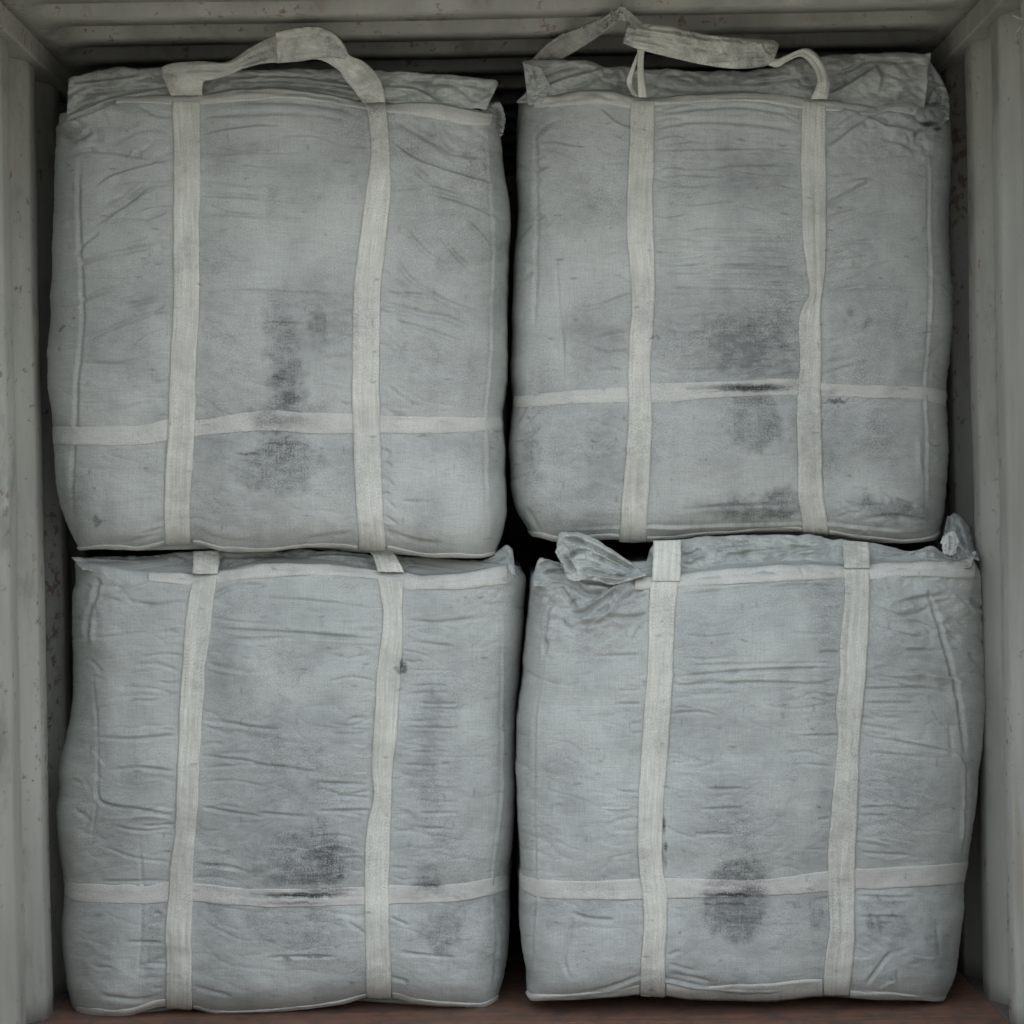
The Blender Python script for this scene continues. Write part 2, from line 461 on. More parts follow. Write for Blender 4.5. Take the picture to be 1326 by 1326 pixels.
# ------------------------------------------------------------------ bulk bag builder
Y0 = -0.05                                              # depth of the fullest part of the bag fronts
ROOT_DY = {}
class Bag:
    def __init__(s, name, label, left, right, top, bot, strokes, dirt, ink, seed, n=8.5, bulge=0.045, straps=(), belt=None, crumple=(), y0=Y0, cap=0.20):
        s.seed = seed; s.crumple = crumple; s.y0 = y0; s.cap = cap
        s.L, s.Rr = curve1(left), curve1(right)           # x of the outline as functions of y
        s.T, s.B = curve1(top), curve1(bot)               # y of top and bottom edge as functions of x
        s.n = n; s.bulge = bulge
        s.depth = 0.50
        q = random.Random(seed * 31)
        x0, x1, y0, y1 = left[2][1], right[2][1], left[0][0], left[-1][0]
        smudge = [(q.uniform(x0, x1), q.uniform(y0, y1), q.uniform(2.5, 9), q.uniform(1.4, 2.6), q.uniform(0.15, 0.5)) for _ in range(90)]
        smudge += [(q.uniform(x0, x1), q.uniform(y0, y1), q.uniform(1.4, 2.4), q.uniform(3, 9), q.uniform(0.15, 0.4)) for _ in range(40)]
        faint = [(q.uniform(x0, x1), q.uniform(y0, y1), q.uniform(14, 70), q.uniform(10, 60), q.uniform(0.10, 0.28), q.uniform(0.15, 0.8)) for _ in range(40)]
        s.dirt_blobs, s.ink_blobs = list(dirt) + faint, list(ink) + smudge
        xm = 0.5 * (left[0][1] + right[0][1])
        base = to_world(xm, s.B(xm), Y0 + 0.45)
        s.root = thing('bulk_bag', label, 'bulk bag', tuple(base), 'bulk bags stacked in the container')
        ROOT_DY[s.root.name] = s.y0 - Y0
        s.build(strokes, straps, belt)

    def frame(s, t, v):
        """(t, v) -> photo pixel."""
        yl0, yl1 = s.T(-1e9), s.B(-1e9)
        yr0, yr1 = s.T(1e9), s.B(1e9)
        xl = s.L(yl0 + (yl1 - yl0) * v); xr = s.Rr(yr0 + (yr1 - yr0) * v)
        x = 0.5 * (xl + xr) + 0.5 * (xr - xl) * t
        y = s.T(x) + (s.B(x) - s.T(x)) * v
        return x, y

    def inverse(s, x, y):
        x = np.asarray(x, float); y = np.asarray(y, float)
        yl0, yl1 = s.T(-1e9), s.B(-1e9); yr0, yr1 = s.T(1e9), s.B(1e9)
        v = (y - s.T(x)) / (s.B(x) - s.T(x))
        xl = s.L(yl0 + (yl1 - yl0) * v); xr = s.Rr(yr0 + (yr1 - yr0) * v)
        return (2 * x - xl - xr) / (xr - xl), v

    def recess(s, v):
        lo = np.clip((v - 0.925) / 0.075, 0, 1); hi = np.clip((0.035 - v) / 0.035, 0, 1)
        return 0.075 * (1 - np.sqrt(np.clip(1 - lo ** 2.2, 0, 1))) + 0.03 * (1 - np.sqrt(np.clip(1 - hi ** 2, 0, 1)))

    def dirt(s, x, y):
        d = np.zeros_like(x)
        wx = x + 20 * fbm(x / 34, y / 34, s.seed + 40) + 9 * vnoise(x / 5, y / 14, s.seed + 41); wy = y + 20 * fbm(x / 34, y / 34, s.seed + 60) + 12 * vnoise(x / 6, y / 11, s.seed + 61)
        for (cx, cy, rx, ry, a, e) in s.dirt_blobs:
            r = np.sqrt(((wx - cx) / rx) ** 2 + ((wy - cy) / ry) ** 2)
            d = np.maximum(d, a * (1 - np.clip((r - 1 + e) / (2 * e), 0, 1)) ** 1.3)
        d = d + 0.34 * np.clip(fbm(x / 90, y / 110, s.seed + 80) + 0.16, 0, 1) + 0.22 * np.clip(1.4 * vnoise(x / 21, y / 160, s.seed + 90) - 0.1, 0, 1)
        return np.clip(d, 0, 1)

    def ink(s, x, y):
        d = np.zeros_like(x)
        yy = y + 3 * fbm(x / 9, 0 * x, s.seed + 33)
        for (cx, cy, rx, ry, a) in s.ink_blobs:
            m = (np.abs(x - cx) < rx) & (np.abs(y - cy) < ry + 5)
            if m.any():
                q = np.sqrt(((x[m] - cx) / rx) ** 2 + ((yy[m] - cy) / ry) ** 2)
                d[m] = np.maximum(d[m], a * np.clip(1.6 - 1.6 * q, 0, 1))
        return np.clip(d, 0, 1)

    def build(s, strokes, straps, belt):
        n, dp = s.n, s.depth
        # ring profile: superellipse, dense front half
        ph = np.linspace(-math.pi, math.pi, 40001)
        tt = np.sign(np.sin(ph)) * np.abs(np.sin(ph)) ** (2 / n)
        zz = np.sign(np.cos(ph)) * np.abs(np.cos(ph)) ** (2 / n)
        front = zz >= 0.55
        dens = np.where(front, 1.0, 0.14)
        tw, zw = tt * 0.57, zz * dp
        ds = np.hypot(np.diff(tw), np.diff(zw)) * 0.5 * (dens[1:] + dens[:-1])
        S = np.r_[0, np.cumsum(ds)]
        NC = 500
        q = np.linspace(0, S[-1], NC, endpoint=False)
        tc, zc = np.interp(q, S, tt), np.interp(q, S, zz)
        NR = 410
        vr = np.linspace(0, 1, NR)
        Tm, Vm = np.meshgrid(tc, vr)
        Zm = np.broadcast_to(zc, Tm.shape)
        X, Y = s.frame(Tm, Vm)
        bul = s.bulge * (1 - Tm ** 2) * (1 - (2 * Vm - 1) ** 4)
        frontw = np.clip(Zm / 0.35, 0, 1)
        Yd = s.y0 + dp * (1 - Zm) + s.recess(Vm) * np.clip(Zm * 2, -1, 1) * (1 - 0.8 * np.abs(Tm) ** 9) + (s.bulge - bul) * frontw
        s.fc = np.where(zc > 0.0)[0]                       # front columns, left to right
        # relief
        H = 0.013 * fbm(X / 150, Y / 130, s.seed) + 0.0032 * fbm(X / 46, Y / 30, s.seed + 5) + 0.0012 * fbm(X / 16, Y / 9, s.seed + 9)
        wx, wy = X + 40 * fbm(X / 120, Y / 120, s.seed + 14), Y + 26 * fbm(X / 110, Y / 90, s.seed + 15)
        fine = 0
        for k, (lx, ly, tilt, amp) in enumerate(((120, 26, 0.12, 2.6), (70, 17, -0.22, 1.8), (60, 60, 0.9, 1.6), (34, 11, 0.05, 1.1))):
            u, v_ = wx * math.cos(tilt) + wy * math.sin(tilt), -wx * math.sin(tilt) + wy * math.cos(tilt)
            line = np.clip(1 - np.abs(2.4 * fbm(u / lx, v_ / ly, s.seed + 17 + k, 2)), 0, 1) ** 9
            fine = fine - amp * MM * line * np.clip(1.6 * fbm(X / 70, Y / 60, s.seed + 25 + k) + 0.35, 0, 1)
        for (cx, cy, rad, amp) in s.crumple:
            wgt = np.exp(-((X - cx) ** 2 + (Y - cy) ** 2) / rad ** 2)
            n1 = np.abs(fbm((X + 0.7 * Y) / 30, (Y - 0.5 * X) / 19, s.seed + 51, 3)) + 0.5 * np.abs(fbm((X - 0.8 * Y) / 21, (Y + 0.6 * X) / 15, s.seed + 52, 2))
            fine = fine + wgt * amp * MM * (n1 - 0.3) * 2.0 * np.clip(Zm * 6 - 4.9, 0.05, 1)
        for (sx, w) in straps:                             # the webbing draws the cloth in
            cx = sx(Y)
            H += -0.012 * np.exp(-((X - cx) / 50.0) ** 2)
        if belt is not None:
            H += -0.008 * np.exp(-((Y - belt(X)) / 42.0) ** 2)
        Hs = H.copy()
        fine = fine * (0.9 - 0.55 * np.clip((Vm - 0.80) / 0.12, 0, 1))
        H = (H + fine + strokes_field(X, Y, strokes) * 1.7) * (1 - 0.85 * np.clip((Vm - 0.95) / 0.05, 0, 1))
        Hs = Hs * (1 - 0.85 * np.clip((Vm - 0.95) / 0.05, 0, 1))
        P = to_world(X, Y, s.y0 + np.minimum(Yd - s.y0, s.cap)); P[..., 1] = Yd
        def normals(P):
            du = np.roll(P, -1, 1) - np.roll(P, 1, 1)
            dv = np.gradient(P, axis=0)
            N = np.cross(du, dv)
            N /= np.linalg.norm(N, axis=-1, keepdims=True) + 1e-12
            mid = N[NR // 2, s.fc[len(s.fc) // 2]]
            return N if mid[1] < 0 else -N
        N = normals(P)
        wt = np.clip((Zm + 0.2) / 0.5, 0, 1)[..., None]
        s.Pf = P + N * (H[..., None] * wt)
        s.Ps = P + N * (Hs[..., None] * wt)
        s.N = N
        s.tc, s.NR = tc, NR
        V = s.Pf.reshape(-1, 3)
        F = grid_faces(NR, NC, wrap=True)
        # bottom and top closed by fans of a few shrinking rings
        V2, F2, off = [V], [F], len(V)
        for row, dz in ((NR - 1, 0.012), (0, 0.03)):
            ring = s.Pf[row]; c = ring.mean(0)
            prev = row * NC + np.arange(NC)
            for k, f in enumerate((0.9, 0.6, 0.25, 0.02)):
                r = c + (ring - c) * f
                r[:, 2] = (c[2] + (ring[:, 2] - c[2]) * f) + (dz if row == 0 else 0.004) * (1 - f * f)
                V2.append(r)
                cur = off + np.arange(NC)
                a, b_ = (prev, cur) if row else (cur, prev)
                F2.append(np.stack([a, b_, np.roll(b_, -1), np.roll(a, -1)], -1))
                prev = cur; off += NC
        Vall = np.vstack(V2)
        nx = len(Vall) - len(V)
        dirt = np.r_[s.dirt(X, Y).ravel(), np.zeros(nx)]
        ink = np.r_[s.ink(X, Y).ravel(), np.zeros(nx)]
        side = 0.9 * np.where(Zm < 0.9, (1 - Zm) * 2.7, 0)
        uv = np.stack([X / 100 + 20 * s.seed + np.sign(Tm) * side, Y / 100], -1).reshape(-1, 2)
        uv = np.vstack([uv, np.zeros((nx, 2))])
        me = make_mesh('body', Vall, np.vstack(F2), {'dirt': dirt, 'ink': ink}, uv)
        s.body = link('body', me, M_BODY, s.root)

    def sample(s, x, y, soft=True):
        """Point and normal of the bag's front under a photo pixel."""
        t, v = s.inverse(x, y)
        tc = s.tc[s.fc]
        fi = np.interp(np.clip(t, tc[0], tc[-1]), tc, np.arange(len(tc)))
        fj = np.clip(v, 0, 1) * (s.NR - 1)
        i0 = np.clip(np.floor(fi).astype(int), 0, len(tc) - 2); j0 = np.clip(np.floor(fj).astype(int), 0, s.NR - 2)
        a, b = (fi - i0)[..., None], (fj - j0)[..., None]
        def g(A):
            A = A[:, s.fc]
            return (A[j0, i0] * (1 - a) + A[j0, i0 + 1] * a) * (1 - b) + (A[j0 + 1, i0] * (1 - a) + A[j0 + 1, i0 + 1] * a) * b
        return g(s.Ps if soft else s.Pf), g(s.N)

    def webbing(s, name, A, B, nl, nw, off=3.0, thick=3.0, mat=None, strokes=(), vertical=True, curl=2.0, ridge=0.7, wave=1.3, tuck=None, label=None):
        """A band lying on the cloth between two traced edges."""
        A, B = resample(A, nl), resample(B, nl)
        if vertical:
            jag = 0.9
            A = A + np.stack([jag * fbm(A[:, 1] / 17, A[:, 0] * 0, s.seed + 2), 0 * A[:, 1]], 1)
            B = B + np.stack([jag * fbm(B[:, 1] / 17, B[:, 0] * 0, s.seed + 4), 0 * B[:, 1]], 1)
        else:
            A = A + np.stack([0 * A[:, 0], 1.2 * fbm(A[:, 0] / 22, A[:, 1] * 0, s.seed + 2)], 1)
            B = B + np.stack([0 * B[:, 0], 1.2 * fbm(B[:, 0] / 22, B[:, 1] * 0, s.seed + 4)], 1)
        c = np.linspace(0, 1, nw)
        px = A[:, None, :] * (1 - c)[None, :, None] + B[:, None, :] * c[None, :, None]
        X, Y = px[..., 0], px[..., 1]
        P, N = s.sample(X, Y, True)
        cc = np.broadcast_to(c, X.shape); ll = np.broadcast_to(np.linspace(0, 1, nl)[:, None], X.shape)
        length = np.linalg.norm(np.diff(A, axis=0), axis=1).sum()
        prof = curl * (1 - np.abs(2 * cc - 1) ** 5) - 0.2 * curl
        h = off + prof + ridge * fbm(cc * 9, ll * length / 130, s.seed + 11, 3) * 2.4 + wave * fbm(ll * length / 34, cc * 1.6, s.seed + 21, 3) * 1.7
        if tuck is not None:
            h = h - tuck(X, Y)
        h = h * MM + strokes_field(X, Y, strokes)
        Pt = P + N * h[..., None]
        if vertical:
            uv = np.stack([cc * np.linalg.norm(A - B, axis=1)[:, None] / 100 + 3 * s.seed + X.mean() / 100, ll * length / 100], -1)
        else:
            uv = np.stack([X / 100 + 20 * s.seed, cc * 0.25 + Y.mean() / 50], -1)
        return ribbon_object(name, Pt, N, thick * MM, mat or M_TAPE, s.root, np.clip(s.dirt(X, Y) * (0.8 if mat is None else 0.55) + 0.03 + 0.2 * np.clip(fbm(X / 16, Y / 45, s.seed + 95), 0, 1), 0, 1), s.ink(X, Y), uv, label)

def ribbon_object(name, Pt, N, thick, mat, parent, dirt=None, ink=None, uv=None, label=None):
    nl, nw = Pt.shape[:2]
    Nm = N.mean((0, 1)) * np.ones_like(N) if thick > 0.008 else N
    Pb = Pt - Nm * thick
    # tube of front and back sheets, wrapped round the two long edges
    ring = np.concatenate([Pt, Pb[:, ::-1]], 1)
    def dup(a):
        return np.concatenate([a, a[:, ::-1]], 1)
    V = ring.reshape(-1, 3)
    F = grid_faces(nl, 2 * nw, wrap=True)
    caps = []
    for r, fl in ((0, False), (nl - 1, True)):
        k = np.arange(nw - 1)
        a, b = r * 2 * nw + k, r * 2 * nw + k + 1
        c_, d_ = r * 2 * nw + 2 * nw - 2 - k, r * 2 * nw + 2 * nw - 1 - k
        q = np.stack([a, b, c_, d_], -1)
        caps.append(q[:, ::-1] if fl else q)
    z = np.zeros((nl, nw))
    at = {'dirt': dup(z if dirt is None else dirt), 'ink': dup(z if ink is None else ink)}
    ac = np.broadcast_to(np.linspace(0, 1, nw)[None, :, None], (nl, nw, 1))
    u = dup(np.concatenate([uv, ac], -1)) if uv is not None else np.zeros((nl, 2 * nw, 3))
    me = make_mesh(name, V, np.vstack([F] + caps), at, u)
    o = link(name, me, mat, parent)
    if label:
        o['label'] = label
    return o

def free_sheet(name, A, B, parent, mat, nl, nw, thick=3.0, bulge=0.0, ridge=0.0, strokes=(), seed=1, roll=0.0, bend=None, dirt=0.0, along_v=False, noise=0.0, nscale=40.0):
    """A sheet or belt between two traced edges (x, y, depth)."""
    A, B = resample(A, nl), resample(B, nl)
    if roll:
        A = A.copy(); A[:, 1] += 4.5 * fbm(A[:, 0] / 23, A[:, 0] * 0, seed + 41, 3); A[:, 2] += 0.03 * fbm(A[:, 0] / 60, A[:, 0] * 0, seed + 43, 2)
    c = np.linspace(0, 1, nw)
    Q = A[:, None, :] * (1 - c)[None, :, None] + B[:, None, :] * c[None, :, None]
    root = parent.parent or parent
    X, Y, D = Q[..., 0], Q[..., 1], Q[..., 2] + ROOT_DY.get(root.name, 0.0)
    cc = np.broadcast_to(c, X.shape); ll = np.broadcast_to(np.linspace(0, 1, nl)[:, None], X.shape)
    length = np.linalg.norm(np.diff(A[:, :2], axis=0), axis=1).sum(); width = np.linalg.norm(A[:, :2] - B[:, :2], axis=1)[:, None]
    h = bulge * (1 - np.abs(2 * cc - 1) ** 2.5)
    h = h + ridge * fbm(cc * 7, ll * length / 110, seed + 3, 3) * 2.0
    h = h + noise * 0.6 * fbm(X / nscale, Y / (nscale * 0.55), seed + 8, 4)
    h = h + noise * 1.5 * (np.abs(fbm((X + 0.6 * Y) / (nscale * 0.9), (Y - 0.35 * X) / (nscale * 0.5), seed + 9, 3)) + 0.6 * np.abs(fbm((X - 0.7 * Y) / (nscale * 0.6), (Y + 0.4 * X) / (nscale * 0.4), seed + 10, 3)) - 0.35)
    if roll:
        e = np.clip(cc * width / roll, 0, 1)                   # rolled upper edge
        h = h - 9.0 * (1 - np.sqrt(np.clip(1 - (1 - e) ** 2, 0, 1)))
    D = D - h * MM - strokes_field(X, Y, strokes) * 2.3
    P = to_world(X, Y, D)
    du, dv = np.gradient(P, axis=1), np.gradient(P, axis=0)
    N = np.cross(dv, du); N /= np.linalg.norm(N, axis=-1, keepdims=True) + 1e-12
    N = np.where((N[..., 1:2] > 0), -N, N)
    if along_v:
        uv = np.stack([cc * width / 100 + seed * 2.3, ll * length / 100], -1)
    else:
        uv = np.stack([X / 100 + seed * 3.1, Y / 100], -1)
    dd = np.clip(dirt + 0.5 * fbm(X / 24, Y / 24, seed + 30), 0, 1)
    return ribbon_object(name, P, N, thick * MM, mat, parent, dd, None, uv)

def auto_wrinkles(r, anchors, n, side, ylo, yhi, ang, spread, lmin, lmax, w=(1.6, 3.0), a=(1.0, 3.2)):
    """Short folds that run off the edge of a strap. anchors: x of the edge as a function of y; side -1 left, 1 right."""
    out = []
    for _ in range(n):
        y = r.uniform(ylo, yhi); x = float(anchors(y)) + side * r.uniform(-4, 8)
        L = r.uniform(lmin, lmax) * r.uniform(0.6, 1.0)
        th = r.gauss(ang, spread)
        c1 = r.uniform(-0.12, 0.12) * L
        dx, dy = math.cos(th) * side, math.sin(th)
        p = [(x, y), (x + dx * L * 0.5 - dy * c1 * 0.3, y + dy * L * 0.5 + c1), (x + dx * L, y + dy * L)]
        out.append(('g' if r.random() < 0.7 else 'f', p if side > 0 else p[::-1], r.uniform(*w), r.uniform(*a)))
    return out

def field_wrinkles(r, n, x0, x1, y0, y1, ang, spread, lmin, lmax, w=(1.5, 2.6), a=(0.8, 2.4)):
    out = []
    for _ in range(n):
        x, y = r.uniform(x0, x1), r.uniform(y0, y1)
        L = r.uniform(lmin, lmax); th = r.gauss(ang, spread)
        c1 = r.uniform(-0.1, 0.1) * L
        dx, dy = math.cos(th), math.sin(th)
        out.append(('g' if r.random() < 0.7 else 'f', [(x - dx * L / 2, y - dy * L / 2), (x - dy * c1 * 0.3, y + c1), (x + dx * L / 2, y + dy * L / 2)], r.uniform(*w), r.uniform(*a)))
    return out

def edges(rows):
    """[(y, left, right)] -> two polylines and the centre line function."""
    A = [(l, y) for y, l, r_ in rows]; B = [(r_, y) for y, l, r_ in rows]
    return A, B, curve1([(y, 0.5 * (l + r_)) for y, l, r_ in rows]), curve1([(y, l) for y, l, r_ in rows]), curve1([(y, r_) for y, l, r_ in rows])

def seam(pts, a=3.0, w=2.0):
    off = [(x - 3.5, y) for x, y in pts]
    pts = [p for q in range(len(pts) - 1) for p in ((pts[q]), ((pts[q][0] + pts[q + 1][0]) / 2 + (q % 3 - 1) * 1.2, (pts[q][1] + pts[q + 1][1]) / 2))] + [pts[-1]]
    return [('r', pts, 1.3, a * 0.35), ('g', off, 1.5, a * 0.4)]

# ================================================================== bag: upper left
r = random.Random(11)
s1 = [(128, 221, 258), (200, 223, 258), (300, 223, 257), (380, 223, 257), (450, 220, 254), (500, 218, 252), (560, 215, 250), (620, 212, 247), (660, 211, 244), (706, 214, 247)]
s2 = [(126, 470, 500), (146, 476, 501), (200, 480, 505), (258, 472, 505), (330, 463, 498), (375, 458, 493), (480, 456, 491), (560, 457, 493), (620, 459, 494), (680, 463, 497), (713, 466, 500)]
A1, B1, c1, l1, r1 = edges(s1)
A2, B2, c2, l2, r2 = edges(s2)
bup = [(57, 553), (120, 552), (181, 550), (211, 543), (253, 544), (302, 536), (347, 531), (400, 534), (455, 535), (495, 538), (573, 540), (656, 540)]
blo = [(57, 575), (120, 577), (181, 576), (211, 572), (253, 565), (332, 558), (400, 562), (455, 562), (495, 561), (573, 561), (656, 558)]
stk = [
    ('f', [(125, 242), (150, 226), (218, 205)], 3.0, 6), ('g', [(120, 292), (165, 262), (205, 225)], 2.6, 6), ('g', [(82, 347), (150, 328), (220, 312)], 2.4, 6),
    ('g', [(78, 402), (130, 378), (185, 366)], 2.4, 4), ('g', [(160, 396), (220, 384)], 2.2, 4), ('g', [(110, 440), (170, 414), (222, 404)], 2.2, 4), ('g', [(98, 470), (160, 470), (215, 452)], 2.2, 3.5),
    ('g', [(108, 455), (150, 440)], 2.2, 3), ('g', [(135, 195), (190, 203), (222, 212)], 2.3, 4), ('g', [(180, 134), (200, 146), (222, 148)], 2.6, 5), ('r', [(165, 206), (175, 194)], 1.8, 3),
    ('g', [(259, 147), (330, 145), (390, 145)], 2.4, 3.5), ('g', [(259, 250), (320, 254), (402, 262)], 1.9, 4.5), ('g', [(260, 275), (330, 279), (400, 286)], 1.9, 4.5), ('g', [(262, 380), (330, 377), (455, 384)], 1.8, 3.5),
    ('f', [(258, 172), (300, 165), (350, 160)], 2.6, 3), ('g', [(300, 128), (370, 130), (440, 138), (472, 150)], 3, 4), ('g', [(262, 232), (300, 232)], 2, 3),
    ('g', [(506, 243), (545, 241)], 2.2, 5), ('f', [(508, 180), (540, 205), (600, 226), (640, 238)], 4.0, 9), ('g', [(530, 210), (560, 236), (600, 250)], 3.0, 6), ('g', [(548, 246), (592, 258), (632, 274), (650, 288)], 2.4, 7),
    ('g', [(510, 150), (545, 170), (575, 190), (598, 208)], 4.5, 9), ('r', [(600, 285), (618, 302), (634, 320)], 1.6, 4), ('g', [(520, 290), (550, 325), (585, 350)], 2.2, 4), ('g', [(565, 300), (590, 330), (612, 350)], 2.4, 5),
    ('g', [(505, 330), (540, 368), (590, 395), (630, 410)], 2.2, 4), ('g', [(498, 392), (535, 404), (580, 412), (612, 428)], 3.0, 6), ('g', [(505, 415), (545, 425), (600, 445)], 2.4, 4), ('g', [(500, 380), (560, 385), (606, 410)], 2.2, 4),
    ('g', [(497, 598), (508, 606)], 1.8, 4), ('g', [(497, 618), (510, 630)], 1.8, 4), ('g', [(498, 645), (512, 660)], 1.8, 5), ('g', [(498, 668), (514, 680)], 1.8, 4), ('g', [(520, 650), (560, 650)], 1.8, 3),
    ('g', [(500, 690), (540, 702), (575, 704)], 2.4, 4), ('g', [(180, 694), (215, 688)], 2, 4), ('g', [(150, 705), (190, 698), (212, 694)], 2.2, 5), ('g', [(250, 690), (290, 702), (350, 704)], 3, 4), ('g', [(390, 700), (460, 692)], 3, 4),
    ('g', [(105, 190), (104, 300), (106, 410), (98, 500), (92, 590), (98, 690)], 2.0, 3.5), ('g', [(78, 178), (100, 182), (120, 168)], 3.0, 7), ('f', [(70, 165), (110, 150), (150, 132)], 3, 6),
    ('g', [(562, 150), (570, 178), (590, 197), (630, 203)], 2.2, 6), ('g', [(84, 205), (112, 196), (150, 196)], 2.4, 4), ('g', [(96, 335), (110, 315), (130, 300)], 2, 4),
] + seam([(634, 150), (634, 200), (636, 260), (641, 340), (638, 450), (634, 550), (632, 640), (634, 705)], 3.0, 1.8)
stk += auto_wrinkles(r, l1, 26, -1, 160, 520, 0.32, 0.16, 25, 95) + auto_wrinkles(r, r1, 12, 1, 140, 380, 0.02, 0.05, 20, 120)
stk += auto_wrinkles(r, l2, 10, -1, 140, 520, 0.0, 0.08, 20, 90) + auto_wrinkles(r, r2, 22, 1, 200, 530, 0.55, 0.2, 20, 90)
stk += auto_wrinkles(r, r2, 12, 1, 570, 700, 0.8, 0.25, 10, 28) + field_wrinkles(r, 16, 80, 200, 180, 520, -0.35, 0.2, 20, 70)
stk += field_wrinkles(r, 22, 510, 650, 540, 570, 1.4, 0.3, 6, 16, (1.2, 1.8), (1, 2)) + field_wrinkles(r, 24, 270, 450, 130, 500, 0.03, 0.06, 30, 110, (1.3, 2.2), (0.7, 1.8))
dirt = [(368, 450, 26, 75, 0.62, 0.5), (366, 500, 22, 50, 0.65, 0.5), (362, 600, 58, 40, 0.50, 0.22), (360, 545, 50, 18, 0.55, 0.4), (290, 480, 45, 60, 0.22, 0.7), (410, 420, 14, 30, 0.5, 0.5), (375, 235, 75, 50, 0.24, 0.8),
        (575, 480, 75, 60, 0.26, 0.5), (80, 565, 28, 14, 0.35, 0.6), (78, 416, 4, 4, 1.0, 0.4), (82, 457, 3, 3, 0.9, 0.4), (127, 672, 5, 4, 0.8, 0.4), (96, 172, 30, 14, 0.45, 0.6), (590, 580, 55, 22, 0.26, 0.6), (545, 185, 40, 20, 0.2, 0.7), (110, 640, 18, 60, 0.2, 0.7)]
ink = [(320, 587, 20, 2.2, 0.8), (365, 418, 40, 2.5, 0.45), (360, 490, 10, 5, 0.7), (372, 515, 22, 10, 0.4), (365, 545, 50, 9, 0.35), (365, 575, 38, 3, 0.5)]
UL = Bag('bulk_bag', 'upper left dirty grey bulk bag with one flat lifting loop arched over its top',
         [(150, 72), (180, 69), (250, 69), (310, 66), (400, 60), (450, 56), (500, 55), (560, 58), (600, 64), (650, 74), (690, 88), (712, 98)],
         [(146, 647), (180, 652), (220, 655), (260, 658), (350, 660), (450, 660), (550, 658), (620, 656), (660, 655), (690, 651), (719, 641)],
         [(70, 150), (100, 140), (150, 127), (217, 116), (265, 112), (330, 110), (380, 112), (450, 120), (500, 126), (560, 131), (600, 137), (645, 146)],
         [(98, 712), (133, 710), (181, 713), (217, 706), (250, 704), (290, 714), (340, 715), (400, 709), (440, 709), (470, 712), (500, 712), (531, 718), (573, 722), (620, 723), (642, 719)],
         stk, dirt, ink, 1, y0=-0.10, cap=0.15, crumple=((92, 160, 50, 8), (605, 185, 65, 6), (110, 690, 40, 4)), straps=((c1, 36), (c2, 36)), belt=curve1([(x, 0.5 * (y + curve1(blo)(x))) for x, y in bup]))
UL.webbing('belt', bup, blo, 420, 14, off=0.6, thick=4, mat=M_HEM, vertical=False, curl=1.0, ridge=0.3, wave=0.8)
hem_u = [(150, 128), (217, 118), (265, 114), (330, 112), (380, 114), (450, 122), (500, 128), (560, 133), (600, 139), (640, 147)]
hem_l = [(150, 132), (217, 132), (265, 131), (330, 127), (380, 126), (450, 134), (500, 142), (560, 152), (600, 160), (636, 162)]
UL.webbing('hem', hem_u, hem_l, 320, 10, off=1.0, thick=3, mat=M_HEM, vertical=False, curl=1.4, wave=1.4, strokes=[('g', [(265, 119), (330, 116), (400, 122), (470, 131)], 1.5, 3), ('g', [(300, 124), (380, 121), (440, 129)], 1.3, 2.5)])
UL.webbing('strap', A1, B1, 380, 16, off=3.4)
UL.webbing('strap', A2, B2, 380, 16, off=3.4)

# ================================================================== bag: upper right
r = random.Random(12)
s1 = [(128, 817, 848), (200, 815, 847), (250, 812, 845), (300, 812, 846), (380, 818, 848), (440, 815, 845), (480, 813, 842), (540, 814, 845), (580, 811, 843), (630, 807, 841), (672, 804, 838), (702, 802, 837)]
s2 = [(128, 1040, 1071), (200, 1038, 1070), (260, 1039, 1071), (320, 1042, 1071), (350, 1046, 1070), (380, 1049, 1066), (410, 1036, 1064), (470, 1037, 1066), (540, 1033, 1065), (600, 1034, 1066), (640, 1034, 1067), (672, 1038, 1071), (694, 1040, 1073)]
A1, B1, c1, l1, r1 = edges(s1)
A2, B2, c2, l2, r2 = edges(s2)
bup = [(662, 513), (690, 511), (732, 506), (812, 500), (851, 496), (927, 494), (1020, 490), (1068, 496), (1126, 498), (1199, 501), (1236, 508)]
blo = [(662, 527), (690, 527), (740, 523), (815, 521), (852, 522), (927, 515), (1020, 512), (1071, 513), (1129, 515), (1199, 518), (1236, 528)]
